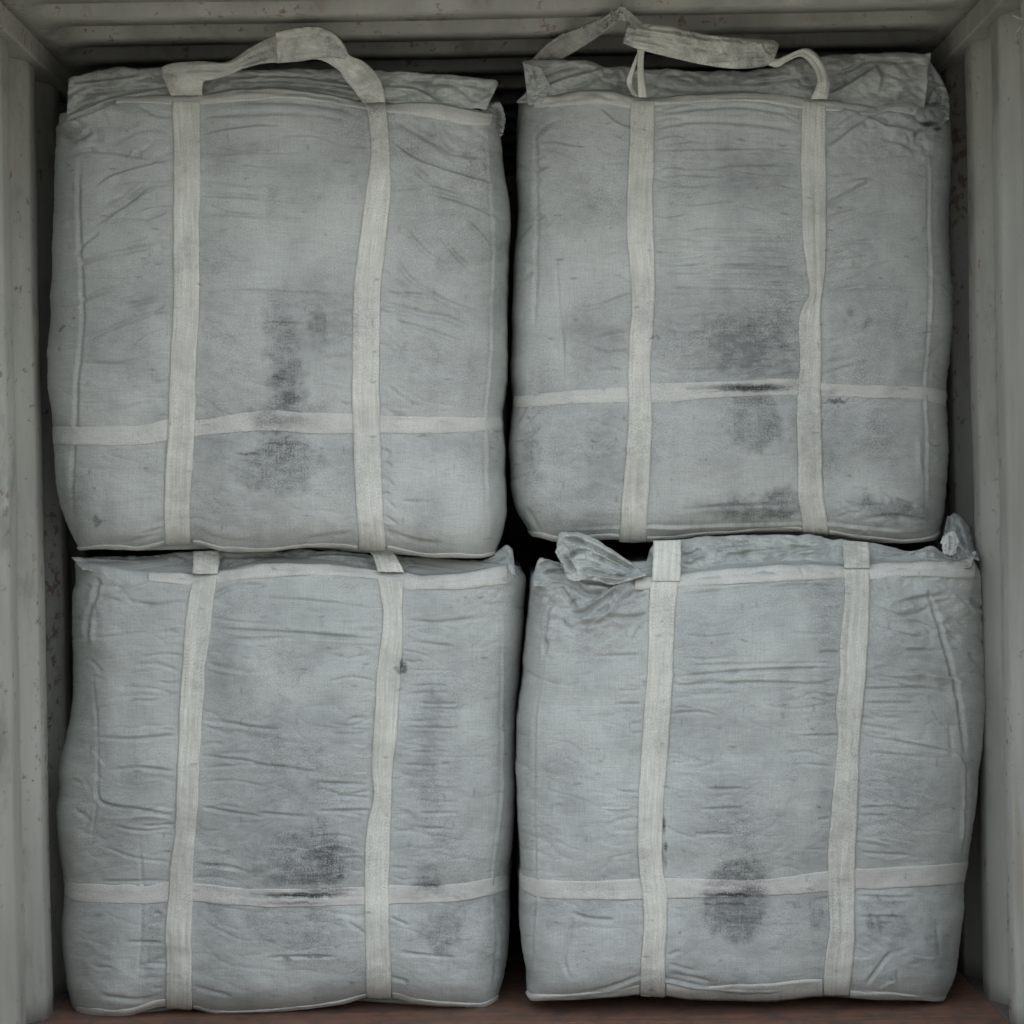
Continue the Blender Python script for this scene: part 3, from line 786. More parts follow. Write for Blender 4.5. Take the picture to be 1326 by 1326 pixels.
stk = [
    ('g', [(848, 192), (940, 191), (1040, 192)], 1.7, 5), ('g', [(850, 212), (900, 218), (960, 212), (1038, 214)], 1.7, 3), ('g', [(850, 228), (890, 225), (940, 228)], 1.8, 4), ('g', [(850, 240), (910, 237)], 1.8, 3),
    ('g', [(850, 146), (900, 140), (960, 138), (1040, 148)], 2.2, 4), ('g', [(850, 163), (900, 156), (980, 160), (1040, 168)], 2.4, 4), ('g', [(880, 300), (960, 298), (1040, 302)], 1.6, 4), ('g', [(920, 310), (1000, 310), (1042, 308)], 1.6, 4), ('g', [(900, 322), (980, 323), (1040, 326)], 1.6, 4), ('g', [(850, 332), (950, 334), (1044, 337)], 1.6, 3.5),
    ('g', [(853, 346), (940, 345), (1046, 347)], 1.7, 5), ('g', [(860, 356), (960, 357), (1046, 356)], 1.6, 4.5), ('g', [(905, 365), (1000, 366), (1046, 368)], 1.6, 4), ('g', [(860, 374), (950, 376), (1040, 379)], 1.6, 3.5), ('g', [(930, 407), (1000, 405), (1034, 408)], 1.5, 3), ('g', [(950, 425), (1030, 420)], 1.5, 3), ('g', [(860, 480), (930, 478), (1000, 474)], 1.5, 2.5),
    ('f', [(1072, 190), (1100, 168), (1126, 150)], 4.5, 9), ('f', [(1126, 150), (1150, 162), (1186, 168)], 4, 8), ('g', [(1074, 263), (1100, 250), (1128, 236)], 2.2, 6), ('g', [(1074, 282), (1095, 275), (1118, 271)], 2, 5), ('g', [(1076, 318), (1105, 313), (1132, 312)], 1.8, 5), ('g', [(1080, 292), (1120, 280), (1160, 272)], 1.8, 3),
    ('g', [(1074, 168), (1095, 150), (1108, 146)], 3, 6), ('g', [(1140, 178), (1160, 182), (1190, 196)], 2.4, 4),
    ('g', [(692, 183), (720, 182), (758, 190)], 2.2, 5), ('g', [(698, 190), (728, 196), (748, 208)], 2.2, 5), ('g', [(668, 216), (690, 219), (712, 212)], 2.4, 6), ('g', [(672, 290), (690, 282), (706, 280)], 2.2, 5), ('g', [(668, 320), (676, 300), (690, 290)], 2.2, 5), ('g', [(734, 402), (775, 396), (815, 381)], 2.2, 5),
    ('f', [(778, 140), (800, 158), (818, 164)], 2.4, 4), ('g', [(667, 365), (680, 360), (690, 352)], 2, 4), ('g', [(672, 570), (690, 560), (700, 550)], 2.2, 4), ('g', [(670, 600), (690, 585)], 2, 4), ('g', [(790, 530), (812, 510)], 1.8, 3), ('g', [(775, 545), (812, 520)], 1.8, 3),
    ('g', [(720, 330), (724, 400), (731, 480)], 1.5, 2.2), ('r', [(735, 388), (734, 440), (732, 505)], 1.4, 1.8), ('g', [(760, 398), (765, 440), (760, 495)], 1.5, 2),
    ('g', [(880, 660), (960, 655), (1035, 654)], 2, 3), ('g', [(1005, 665), (1036, 668)], 1.8, 4), ('g', [(1080, 665), (1110, 655), (1150, 655)], 2, 3), ('g', [(1110, 672), (1160, 668), (1210, 676)], 2, 4), ('g', [(1070, 640), (1062, 600), (1066, 540)], 1.5, 4),
    ('f', [(720, 684), (846, 684), (960, 680), (1040, 678), (1120, 682), (1210, 690)], 2.2, 5), ('r', [(1190, 560), (1192, 620)], 2.5, 2), ('g', [(676, 668), (690, 690)], 2, 4), ('g', [(684, 655), (700, 690)], 2, 4),
    ('g', [(690, 140), (694, 240), (695, 330), (690, 430)], 2.2, 2.5), ('g', [(1070, 376), (1120, 371), (1200, 376)], 1.7, 3.5),
] + seam([(1196, 152), (1204, 220), (1208, 300), (1208, 400), (1203, 500), (1202, 640), (1206, 690)], 3.2, 1.8)
stk += auto_wrinkles(r, r1, 40, 1, 140, 500, 0.0, 0.06, 25, 130, (1.3, 2.2), (0.8, 2.6)) + auto_wrinkles(r, l2, 44, -1, 150, 500, 0.0, 0.05, 25, 130, (1.3, 2.2), (0.8, 2.6))
stk += auto_wrinkles(r, l1, 24, -1, 180, 500, 0.12, 0.12, 20, 80) + auto_wrinkles(r, r2, 28, 1, 200, 500, -0.12, 0.12, 20, 90)
stk += field_wrinkles(r, 20, 670, 700, 180, 620, -0.6, 0.3, 15, 40) + field_wrinkles(r, 16, 1205, 1235, 330, 660, 0.7, 0.4, 15, 45)
stk += field_wrinkles(r, 30, 900, 1040, 290, 440, 0.0, 0.04, 40, 120, (1.2, 1.8), (1, 2.4)) + field_wrinkles(r, 20, 1080, 1200, 640, 690, 0.2, 0.4, 12, 40, (1.5, 2.4), (1, 3))
dirt = [(965, 440, 70, 62, 0.62, 0.7), (985, 360, 60, 55, 0.36, 0.8), (965, 230, 55, 45, 0.34, 0.8), (975, 540, 42, 36, 0.5, 0.2), (768, 440, 40, 60, 0.36, 0.5), (1130, 440, 50, 70, 0.32, 0.6), (985, 655, 70, 18, 0.7, 0.5),
        (1160, 664, 60, 16, 0.75, 0.6), (1110, 420, 12, 12, 0.5, 0.6), (685, 590, 16, 50, 0.45, 0.7), (850, 448, 4, 4, 0.9, 0.5), (1200, 160, 14, 8, 0.6, 0.5), (1070, 500, 12, 8, 0.6, 0.5), (1085, 520, 16, 4, 0.6, 0.4), (700, 660, 30, 12, 0.25, 0.6), (1130, 560, 60, 40, 0.25, 0.6), (900, 580, 60, 40, 0.14, 0.7), (940, 380, 80, 30, 0.2, 0.7), (700, 300, 20, 60, 0.22, 0.7)]  # stains, plus the painted shade of a slit at the top right corner
ink = [(974, 502, 62, 6.5, 1.0), (1202, 160, 17, 5, 1.0), (1213, 167, 8, 4, 0.9), (1012, 668, 24, 3, 0.6), (960, 500, 40, 3, 0.5), (1102, 404, 6, 8, 0.4), (1085, 520, 14, 3, 0.6)]  # black marks, plus the dark inside of the corner slit painted on
UR = Bag('bulk_bag', 'upper right dirty grey bulk bag with a folded padded loop leaning across its top',
         [(131, 668), (180, 668), (218, 668), (270, 669), (320, 666), (380, 663), (560, 660), (620, 662), (650, 668), (670, 676), (694, 690)],
         [(135, 1230), (163, 1232), (221, 1233), (331, 1236), (380, 1238), (500, 1234), (560, 1231), (640, 1228), (665, 1225), (686, 1218)],
         [(668, 131), (691, 126), (732, 119), (784, 116), (819, 120), (858, 122), (980, 120), (1043, 121), (1070, 124), (1126, 137), (1170, 132), (1192, 138), (1230, 136)],
         [(669, 693), (697, 696), (723, 701), (783, 699), (841, 703), (884, 699), (927, 693), (1020, 689), (1077, 694), (1115, 699), (1173, 703), (1208, 700), (1222, 690)],
         stk, dirt, ink, 2, crumple=((1195, 165, 48, 11), (692, 160, 42, 7), (1160, 665, 50, 5), (1120, 150, 50, 5)), straps=((c1, 32), (c2, 32)), belt=curve1([(x, 0.5 * (y + curve1(blo)(x))) for x, y in bup]))
bst = [('g', [(880, 503), (950, 501), (1032, 500)], 2.6, 6), ('g', [(700, 516), (760, 512), (800, 511)], 1.4, 2.5), ('g', [(860, 516), (930, 507), (1025, 505)], 1.4, 2), ('g', [(1072, 506), (1100, 505)], 1.8, 4)]
UR.webbing('belt', bup, blo, 420, 14, off=0.6, thick=4, mat=M_HEM, vertical=False, curl=1.0, ridge=0.3, wave=1.2, strokes=bst)
hem_u = [(690, 128), (732, 121), (784, 118), (819, 121), (858, 123), (980, 121), (1043, 122), (1070, 125), (1126, 136), (1170, 132), (1190, 138)]
hem_l = [(690, 139), (732, 137), (784, 135), (819, 138), (858, 133), (980, 132), (1043, 138), (1070, 140), (1126, 147), (1150, 142), (1186, 150)]
UR.webbing('hem', hem_u, hem_l, 320, 10, off=1.5, thick=3, mat=M_HEM, vertical=False, curl=2.2, wave=3.0, strokes=[('g', [(740, 128), (770, 124), (800, 130)], 1.8, 4), ('g', [(1075, 130), (1110, 141), (1150, 138)], 2.4, 5), ('g', [(700, 132), (735, 128)], 1.5, 3)])
UR.webbing('strap', A1, B1, 380, 16, off=3.4, strokes=[('r', [(835, 145), (836, 300), (838, 420)], 1.3, 1.6)])
UR.webbing('strap', A2, B2, 380, 16, off=3.6, wave=1.6, strokes=[('g', [(1052, 150), (1056, 260), (1058, 380), (1056, 470)], 1.8, 2.5), ('f', [(1052, 350), (1050, 385), (1036, 415)], 2.0, 3)])

# ================================================================== bag: lower left
r = random.Random(13)
s1 = [(735, 249, 281), (760, 246, 279), (780, 243, 276), (820, 238, 271), (860, 235, 265), (900, 232, 263), (950, 231, 260), (1000, 229, 257), (1040, 228, 256), (1080, 226, 252), (1120, 219, 249), (1150, 217, 248), (1200, 213, 247), (1250, 214, 247), (1306, 215, 249)]
s2 = [(736, 489, 523), (747, 488, 523), (790, 496, 521), (830, 494, 521), (870, 488, 519), (920, 486, 516), (960, 483, 513), (1000, 481, 508), (1030, 484, 507), (1065, 477, 506), (1100, 473, 505), (1150, 472, 503), (1200, 473, 504), (1292, 475, 507)]
A1, B1, c1, l1, r1 = edges(s1)
A2, B2, c2, l2, r2 = edges(s2)
bup = [(74, 1134), (82, 1140), (100, 1145), (180, 1147), (215, 1145), (249, 1145), (340, 1151), (464, 1151), (506, 1148), (576, 1147), (640, 1138), (666, 1131)]
blo = [(74, 1157), (82, 1163), (100, 1169), (180, 1172), (215, 1171), (249, 1169), (340, 1175), (470, 1174), (506, 1173), (581, 1170), (640, 1160), (666, 1151)]
stk = [
    ('g', [(276, 815), (340, 818), (400, 821), (488, 828)], 2.0, 6), ('g', [(330, 826), (420, 825), (488, 831)], 1.8, 4), ('g', [(270, 775), (300, 760), (345, 758)], 2.6, 6), ('g', [(330, 775), (400, 778), (488, 788)], 1.8, 3.5), ('g', [(264, 931), (320, 941), (360, 945)], 1.8, 4), ('g', [(262, 980), (310, 984), (345, 991)], 1.7, 4), ('g', [(262, 1046), (320, 1055), (345, 1057)], 1.7, 4),
    ('g', [(258, 995), (340, 991), (420, 1002)], 1.6, 3), ('g', [(330, 1052), (400, 1058)], 1.6, 3.5), ('g', [(410, 1014), (478, 1017)], 1.6, 4), ('g', [(430, 1031), (480, 1034)], 1.6, 4), ('g', [(430, 1050), (480, 1051)], 1.6, 4), ('g', [(345, 1240), (395, 1238), (435, 1239)], 1.5, 3.5), ('g', [(250, 1119), (310, 1126)], 1.6, 3),
    ('g', [(117, 954), (170, 957), (230, 952)], 1.8, 4.5), ('g', [(140, 998), (180, 994), (226, 999)], 1.8, 4.5), ('g', [(124, 1010), (128, 1032), (140, 1042), (180, 1048), (224, 1056)], 1.8, 5), ('f', [(130, 768), (160, 763), (192, 753)], 2.4, 6), ('g', [(166, 778), (200, 784), (240, 778)], 2.4, 6), ('g', [(128, 745), (120, 780), (113, 800), (111, 832)], 2.2, 6), ('r', [(121, 800), (118, 835)], 1.8, 3),
    ('g', [(125, 827), (160, 822), (190, 818)], 1.8, 3), ('g', [(185, 1070), (226, 1068)], 1.6, 5), ('g', [(130, 1142), (215, 1143)], 1.5, 3), ('g', [(160, 1220), (213, 1223)], 1.6, 3), ('g', [(180, 1250), (214, 1250)], 1.6, 3.5), ('g', [(122, 1253), (145, 1253)], 1.6, 3), ('g', [(105, 800), (95, 802)], 2, 5), ('g', [(118, 870), (128, 1000), (118, 1100)], 1.5, 1.8),
    ('g', [(180, 1080), (182, 1200), (178, 1270)], 1.6, 1.8), ('g', [(506, 1190), (530, 1200)], 1.8, 3), ('g', [(506, 1268), (530, 1272)], 1.8, 3.5), ('g', [(508, 1234), (560, 1237), (590, 1240)], 1.6, 3), ('g', [(450, 1195), (472, 1210)], 1.8, 3), ('g', [(250, 1280), (300, 1288)], 2, 3), ('g', [(130, 1290), (180, 1296), (212, 1290)], 2.4, 4),
    ('g', [(525, 803), (570, 806), (620, 800)], 2.2, 4), ('g', [(525, 830), (590, 838)], 2, 3.5),
] + [('g', [(r.uniform(522, 545), y), (565, y + r.uniform(-2, 2)), (r.uniform(575, 600), y + r.uniform(-2, 2))], 1.5, r.uniform(0.8, 2.6)) for y in (868, 877, 889, 899, 911, 919, 934, 942, 960, 975, 987, 992, 1012, 1020, 1037, 1054, 1072, 1075, 1098)]
stk += seam([(654, 775), (653, 850), (652, 950), (648, 1050), (642, 1140), (640, 1200), (642, 1285)], 2.6, 1.8) + [('g', [(640, 1180), (642, 1230), (638, 1285)], 2, 3)]
stk += auto_wrinkles(r, l1, 26, -1, 780, 1140, 0.03, 0.1, 20, 110, (1.4, 2.3), (0.8, 2.6)) + auto_wrinkles(r, r1, 26, 1, 780, 1140, 0.06, 0.08, 20, 110, (1.3, 2.2), (0.8, 2.4))
stk += auto_wrinkles(r, l2, 24, -1, 780, 1140, -0.03, 0.08, 20, 100, (1.3, 2.2), (0.8, 2.4)) + auto_wrinkles(r, r2, 22, 1, 780, 1140, 0.02, 0.08, 20, 90, (1.3, 2.2), (0.8, 2.6))
stk += auto_wrinkles(r, l1, 10, -1, 1180, 1290, 0.0, 0.1, 15, 40) + field_wrinkles(r, 18, 95, 130, 760, 1100, 0.5, 0.8, 12, 35)
dirt = [(395, 1110, 78, 55, 0.66, 0.45), (425, 1105, 28, 58, 0.74, 0.4), (385, 1195, 62, 36, 0.40, 0.2), (385, 1020, 95, 105, 0.45, 0.8), (385, 850, 45, 26, 0.36, 0.6), (300, 900, 45, 170, 0.16, 0.8), (558, 1000, 26, 155, 0.34, 0.6), (556, 1155, 26, 14, 0.7, 0.4),
        (575, 1205, 22, 36, 0.45, 0.3), (560, 905, 22, 40, 0.35, 0.5), (520, 862, 4, 7, 1.0, 0.4), (150, 1060, 55, 80, 0.24, 0.7), (125, 1240, 26, 55, 0.26, 0.7), (200, 1200, 16, 45, 0.3, 0.3), (300, 745, 20, 10, 0.3, 0.6), (330, 790, 50, 24, 0.3, 0.6), (115, 900, 20, 120, 0.25, 0.7), (350, 1160, 90, 14, 0.25, 0.5)]
ink = [(395, 1160, 78, 4.8, 1.0), (420, 1153, 48, 2.6, 0.7), (390, 1138, 60, 12, 0.45), (380, 1170, 50, 3, 0.5), (372, 1241, 8, 3, 0.7), (405, 1239, 26, 1.8, 0.6), (440, 1136, 7, 4, 0.8), (557, 1148, 22, 3, 0.8), (520, 862, 3, 7, 0.9), (555, 1125, 26, 10, 0.3), (425, 1115, 12, 26, 0.4)]
LL = Bag('bulk_bag', 'lower left grey bulk bag with a long dark scuff strip right of its second strap',
         [(728, 97), (740, 97), (780, 92), (820, 91), (900, 90), (950, 85), (986, 79), (1040, 75), (1100, 74), (1150, 75), (1200, 76), (1250, 80), (1290, 87), (1317, 97)],
         [(738, 674), (753, 680), (820, 679), (903, 672), (1000, 668), (1050, 667), (1150, 664), (1200, 660), (1240, 656), (1270, 650), (1294, 645)],
         [(97, 726), (138, 732), (192, 738), (246, 738), (285, 734), (340, 729), (400, 729), (492, 732), (525, 734), (553, 742), (581, 743), (609, 740), (659, 730), (674, 735)],
         [(96, 1314), (154, 1319), (213, 1305), (249, 1307), (282, 1313), (340, 1311), (400, 1306), (450, 1299), (478, 1293), (509, 1294), (542, 1301), (581, 1304), (623, 1304), (645, 1295)],
         stk, dirt, ink, 3, crumple=((108, 760, 48, 8), (640, 762, 45, 6), (120, 1285, 50, 4)), straps=((c1, 32), (c2, 32)), belt=curve1([(x, 0.5 * (y + curve1(blo)(x))) for x, y in bup]))
bst = [('g', [(320, 1158), (400, 1160), (465, 1156)], 2.2, 5), ('g', [(400, 1170), (408, 1155)], 1.4, 2.5), ('g', [(400, 1180), (408, 1160)], 1.4, 2)]
LL.webbing('belt', bup, blo, 420, 14, off=0.6, thick=4, mat=M_HEM, vertical=False, curl=1.0, ridge=0.3, wave=1.0, strokes=bst)
hem_u = [(192, 739), (246, 739), (285, 735), (340, 730), (400, 730), (492, 733), (525, 735), (553, 743), (581, 744), (609, 741), (656, 732)]
hem_l = [(192, 752), (246, 758), (285, 755), (340, 749), (400, 746), (492, 749), (525, 763), (553, 764), (595, 764), (609, 762), (656, 757)]
LL.webbing('hem', hem_u, hem_l, 320, 10, off=1.5, thick=3, mat=M_HEM, vertical=False, curl=2.0, wave=2.6, strokes=[('g', [(200, 744), (246, 747)], 1.6, 3), ('g', [(540, 755), (590, 752), (650, 744)], 1.8, 4), ('g', [(345, 738), (420, 737)], 1.6, 3)])
LL.webbing('strap', A1, B1, 380, 16, off=3.4, wave=1.5)
LL.webbing('strap', A2, B2, 380, 16, off=3.4, wave=1.5, strokes=[('f', [(522, 765), (500, 790), (497, 830), (500, 830)], 2, 2), ('g', [(491, 1100), (492, 1180), (493, 1230)], 1.5, 2.5)])

# ================================================================== bag: lower right
r = random.Random(14)
s1 = [(745, 844, 880), (757, 842, 878), (800, 840, 874), (850, 839, 872), (900, 836, 870), (950, 832, 867), (1000, 829, 863), (1030, 827, 860), (1080, 826, 858), (1130, 828, 859), (1160, 832, 864), (1200, 834, 864), (1240, 831, 861), (1290, 829, 862)]
s2 = [(728, 1093, 1127), (745, 1094, 1127), (780, 1094, 1127), (830, 1089, 1125), (870, 1088, 1122), (920, 1083, 1118), (950, 1086, 1115), (986, 1084, 1113), (1050, 1077, 1111), (1100, 1074, 1109), (1150, 1075, 1110), (1200, 1076, 1109), (1240, 1070, 1106), (1288, 1066, 1100)]
A1, B1, c1, l1, r1 = edges(s1)
A2, B2, c2, l2, r2 = edges(s2)
bup = [(669, 1133), (680, 1136), (696, 1139), (743, 1142), (830, 1140), (863, 1139), (917, 1139), (986, 1140), (1073, 1130), (1112, 1127), (1196, 1122), (1247, 1118), (1261, 1115)]
blo = [(669, 1151), (680, 1157), (699, 1164), (768, 1167), (832, 1167), (863, 1166), (917, 1164), (986, 1162), (1073, 1157), (1112, 1155), (1199, 1150), (1247, 1145), (1258, 1142)]
stk = [
    ('g', [(872, 877), (930, 872), (986, 868), (1040, 866), (1088, 866)], 1.7, 6), ('g', [(872, 888), (930, 886), (986, 884), (1088, 888)], 1.7, 5.5), ('g', [(880, 862), (986, 860), (1086, 858)], 1.6, 2.5), ('g', [(880, 900), (960, 897)], 1.6, 3), ('g', [(1060, 845), (1090, 845)], 1.7, 3.5), ('g', [(915, 1022), (965, 1021)], 1.6, 4), ('g', [(905, 1048), (960, 1046)], 1.5, 3), ('g', [(900, 1080), (950, 1080)], 1.5, 3), ('g', [(880, 770), (940, 765), (1000, 758)], 2.2, 4), ('g', [(990, 762), (1050, 758), (1094, 762)], 2.2, 4),
    ('g', [(1130, 810), (1170, 822), (1195, 826)], 1.8, 4.5), ('g', [(1170, 842), (1220, 843)], 1.9, 5), ('f', [(1126, 860), (1150, 872), (1190, 871), (1235, 878), (1262, 890), (1276, 902)], 2.6, 7), ('g', [(1120, 893), (1180, 891), (1212, 894), (1232, 900)], 1.9, 5), ('g', [(1118, 911), (1190, 910)], 1.7, 4), ('g', [(1118, 955), (1170, 962), (1232, 974)], 1.8, 4.5), ('g', [(1120, 975), (1200, 980)], 1.7, 3),
    ('g', [(1155, 785), (1185, 776), (1228, 770)], 2.4, 7), ('g', [(1160, 795), (1185, 795), (1205, 785)], 2.2, 5), ('g', [(1172, 805), (1192, 808), (1205, 815)], 2, 5), ('r', [(1170, 790), (1185, 785)], 2, 4), ('g', [(1210, 780), (1230, 778)], 2, 5), ('g', [(1128, 745), (1135, 765)], 2, 4), ('g', [(1258, 775), (1275, 790)], 2.6, 6), ('g', [(1255, 845), (1270, 865)], 2.4, 5),
    ('g', [(1196, 750), (1208, 785), (1220, 825), (1230, 860), (1238, 900), (1245, 940), (1251, 985)], 2.2, 5.5), ('g', [(1205, 920), (1225, 940)], 1.8, 3), ('r', [(1250, 990), (1249, 1050), (1246, 1110)], 2, 2.5), ('g', [(1254, 990), (1253, 1050), (1250, 1110)], 1.8, 3),
    # crumpled corner on the left
    ('f', [(733, 790), (760, 782), (790, 762), (822, 740)], 3.2, 11), ('g', [(748, 798), (775, 782), (800, 765)], 2.8, 9), ('f', [(752, 801), (772, 796), (796, 780)], 3.0, 9), ('g', [(722, 755), (736, 775), (750, 795)], 2.8, 9), ('f', [(690, 765), (708, 757), (726, 755)], 2.8, 7), ('g', [(700, 748), (730, 752), (752, 762)], 2.8, 8), ('g', [(742, 758), (760, 770), (780, 768)], 2.8, 8), ('g', [(742, 762), (740, 790)], 2.4, 7),
    ('f', [(752, 820), (775, 800), (798, 782)], 3.0, 8), ('g', [(788, 798), (810, 800), (838, 796)], 2.6, 7), ('g', [(785, 797), (795, 804)], 2.4, 6), ('g', [(800, 780), (818, 770), (838, 758)], 2.4, 6), ('g', [(820, 776), (838, 770)], 2.2, 5), ('f', [(760, 756), (790, 760), (820, 750)], 3, 7), ('g', [(700, 790), (712, 775), (724, 762)], 2.4, 5),
    ('g', [(720, 778), (712, 790), (709, 820), (707, 850)], 2.0, 7), ('r', [(717, 785), (714, 815), (710, 832)], 3.2, 6), ('g', [(730, 785), (740, 792), (755, 803)], 2.2, 6), ('g', [(830, 810), (820, 830)], 2.2, 4), ('g', [(770, 850), (830, 848)], 1.6, 2.5), ('g', [(800, 895), (832, 894)], 1.6, 3), ('g', [(795, 912), (830, 912)], 1.6, 3),
    ('g', [(738, 1182), (760, 1190), (795, 1193)], 2.0, 4.5), ('g', [(742, 1190), (736, 1215), (730, 1245), (738, 1268)], 1.9, 4.5), ('r', [(748, 1188), (740, 1215)], 2, 2.5), ('g', [(865, 1240), (880, 1232)], 1.8, 3), ('g', [(1115, 1190), (1150, 1189), (1172, 1190)], 1.8, 5), ('g', [(1112, 1164), (1160, 1164), (1190, 1163)], 1.7, 4.5), ('g', [(1122, 1276), (1140, 1250), (1155, 1232)], 1.9, 4.5),
    ('f', [(743, 1290), (790, 1282), (830, 1268), (860, 1270), (907, 1277), (986, 1280), (1065, 1281)], 2.2, 5), ('f', [(1100, 1281), (1160, 1288), (1225, 1290)], 2, 4), ('g', [(740, 1288), (790, 1280), (828, 1268)], 2, 4), ('g', [(866, 1250), (900, 1258)], 2, 3), ('g', [(866, 1262), (920, 1270)], 2, 3),
    ('g', [(1114, 1047), (1150, 1045), (1186, 1049)], 1.6, 4), ('g', [(1114, 1057), (1150, 1056)], 1.6, 3), ('g', [(1115, 1105), (1180, 1108)], 1.5, 2.5), ('r', [(715, 1060), (718, 1040), (735, 1040)], 2, 1.6), ('g', [(1214, 1200), (1216, 1240)], 2, 2.5), ('g', [(986, 735), (1010, 742)], 2, 4),
] + seam([(712, 850), (705, 880), (698, 930), (695, 1000), (695, 1100), (692, 1200), (688, 1285)], 2.6, 1.8)
stk += auto_wrinkles(r, r1, 18, 1, 800, 1000, -0.02, 0.05, 20, 120, (1.3, 2.1), (0.8, 2.2)) + auto_wrinkles(r, l2, 18, -1, 800, 1060, 0.0, 0.05, 20, 110, (1.3, 2.1), (0.8, 2.2))
stk += auto_wrinkles(r, r2, 30, 1, 780, 1110, 0.1, 0.1, 25, 110, (1.3, 2.3), (0.8, 2.8)) + auto_wrinkles(r, l1, 14, -1, 830, 1100, 0.0, 0.1, 20, 80, (1.3, 2.1), (0.8, 2.2))
stk += field_wrinkles(r, 16, 1225, 1272, 780, 1000, 0.8, 0.3, 15, 50) + field_wrinkles(r, 14, 690, 830, 740, 810, -0.5, 0.5, 15, 45, (1.8, 2.6), (2, 5)) + field_wrinkles(r, 14, 1115, 1210, 1170, 1280, 0.2, 0.7, 10, 35, (1.4, 2.2), (0.8, 2.4))
dirt = [(952, 1165, 48, 54, 0.62, 0.22), (950, 1190, 36, 28, 0.5, 0.4), (935, 1060, 44, 52, 0.46, 0.8), (1155, 1208, 24, 16, 0.35, 0.25), (1135, 1202, 10, 14, 0.6, 0.3), (900, 820, 80, 40, 0.14, 0.8), (1055, 1190, 14, 14, 0.45, 0.5), (1030, 1170, 6, 10, 0.5, 0.5), (730, 1000, 26, 45, 0.26, 0.5), (760, 1185, 30, 12, 0.25, 0.6), (1175, 790, 30, 26, 0.3, 0.6), (720, 800, 40, 60, 0.22, 0.8), (1065, 1050, 4, 4, 0.8, 0.4),
        (770, 830, 40, 30, 0.25, 0.6), (800, 780, 40, 26, 0.28, 0.6), (1140, 1180, 26, 10, 0.35, 0.5), (1215, 1220, 14, 40, 0.3, 0.6), (1180, 920, 60, 50, 0.16, 0.7), (1000, 1200, 70, 50, 0.12, 0.7)]
ink = [(950, 1160, 54, 3.8, 1.0), (945, 1172, 48, 2.0, 0.7), (975, 1152, 24, 8, 0.5), (860, 1070, 2.5, 16, 0.9), (862, 1098, 3, 9, 0.9), (858, 1110, 2, 14, 0.5), (950, 1190, 26, 6, 0.3), (862, 1120, 2, 10, 0.5)]
LR = Bag('bulk_bag', 'lower right grey bulk bag with a crumpled upper left corner and a round dark stain',
         [(744, 689), (788, 685), (827, 682), (878, 677), (929, 671), (1000, 667), (1050, 668), (1150, 669), (1200, 671), (1240, 675), (1270, 679), (1296, 682)],
         [(724, 1268), (750, 1277), (788, 1278), (865, 1279), (916, 1278), (986, 1276), (1037, 1272), (1094, 1264), (1140, 1259), (1191, 1253), (1242, 1245), (1281, 1233), (1296, 1228)],
         [(687, 745), (720, 740), (760, 740), (830, 744), (850, 741), (884, 737), (980, 733), (1094, 727), (1130, 724), (1191, 727), (1268, 724)],
         [(681, 1297), (743, 1295), (800, 1291), (830, 1288), (860, 1290), (896, 1295), (980, 1296), (1071, 1291), (1140, 1295), (1228, 1296)],
         stk, dirt, ink, 4, y0=-0.13, cap=0.15, crumple=((752, 776, 70, 8), (1205, 770, 70, 7), (715, 762, 40, 5), (1150, 1230, 60, 4)), straps=((c1, 32), (c2, 32)), belt=curve1([(x, 0.5 * (y + curve1(blo)(x))) for x, y in bup]))
bst = [('g', [(900, 1160), (950, 1160), (1000, 1159)], 1.8, 3.5), ('g', [(900, 1148), (960, 1148)], 1.4, 2)]
LR.webbing('belt', bup, blo, 420, 14, off=0.6, thick=4, mat=M_HEM, vertical=False, curl=1.0, ridge=0.3, wave=0.8, strokes=bst)
hem_u = [(822, 746), (850, 742), (884, 738), (980, 734), (1094, 728), (1130, 725), (1191, 728), (1262, 726)]
hem_l = [(822, 764), (850, 762), (884, 760), (960, 756), (986, 755), (1090, 749), (1130, 750), (1191, 747), (1262, 750)]
LR.webbing('hem', hem_u, hem_l, 320, 10, off=1.5, thick=3, mat=M_HEM, vertical=False, curl=2.0, wave=2.4, strokes=[('g', [(890, 748), (980, 743), (1030, 740)], 1.6, 4), ('g', [(1040, 738), (1092, 742)], 1.6, 3.5), ('g', [(1140, 735), (1200, 738), (1250, 738)], 1.6, 3.5), ('g', [(1035, 735), (1042, 748)], 1.8, 3)])
LR.webbing('strap', A1, B1, 380, 16, off=3.4, strokes=[('g', [(858, 780), (852, 860), (846, 950), (842, 1010)], 1.6, 2.8), ('g', [(846, 1130), (850, 1200), (843, 1280)], 1.5, 2.4)])
LR.webbing('strap', A2, B2, 380, 16, off=3.4, strokes=[('g', [(1102, 770), (1098, 850), (1096, 900)], 1.6, 3), ('f', [(1098, 905), (1105, 925), (1108, 935)], 1.6, 2.5), ('g', [(1094, 1060), (1090, 1140), (1092, 1200), (1086, 1280)], 1.5, 2.6), ('f', [(1082, 915), (1092, 950), (1092, 990)], 1.8, 2)])

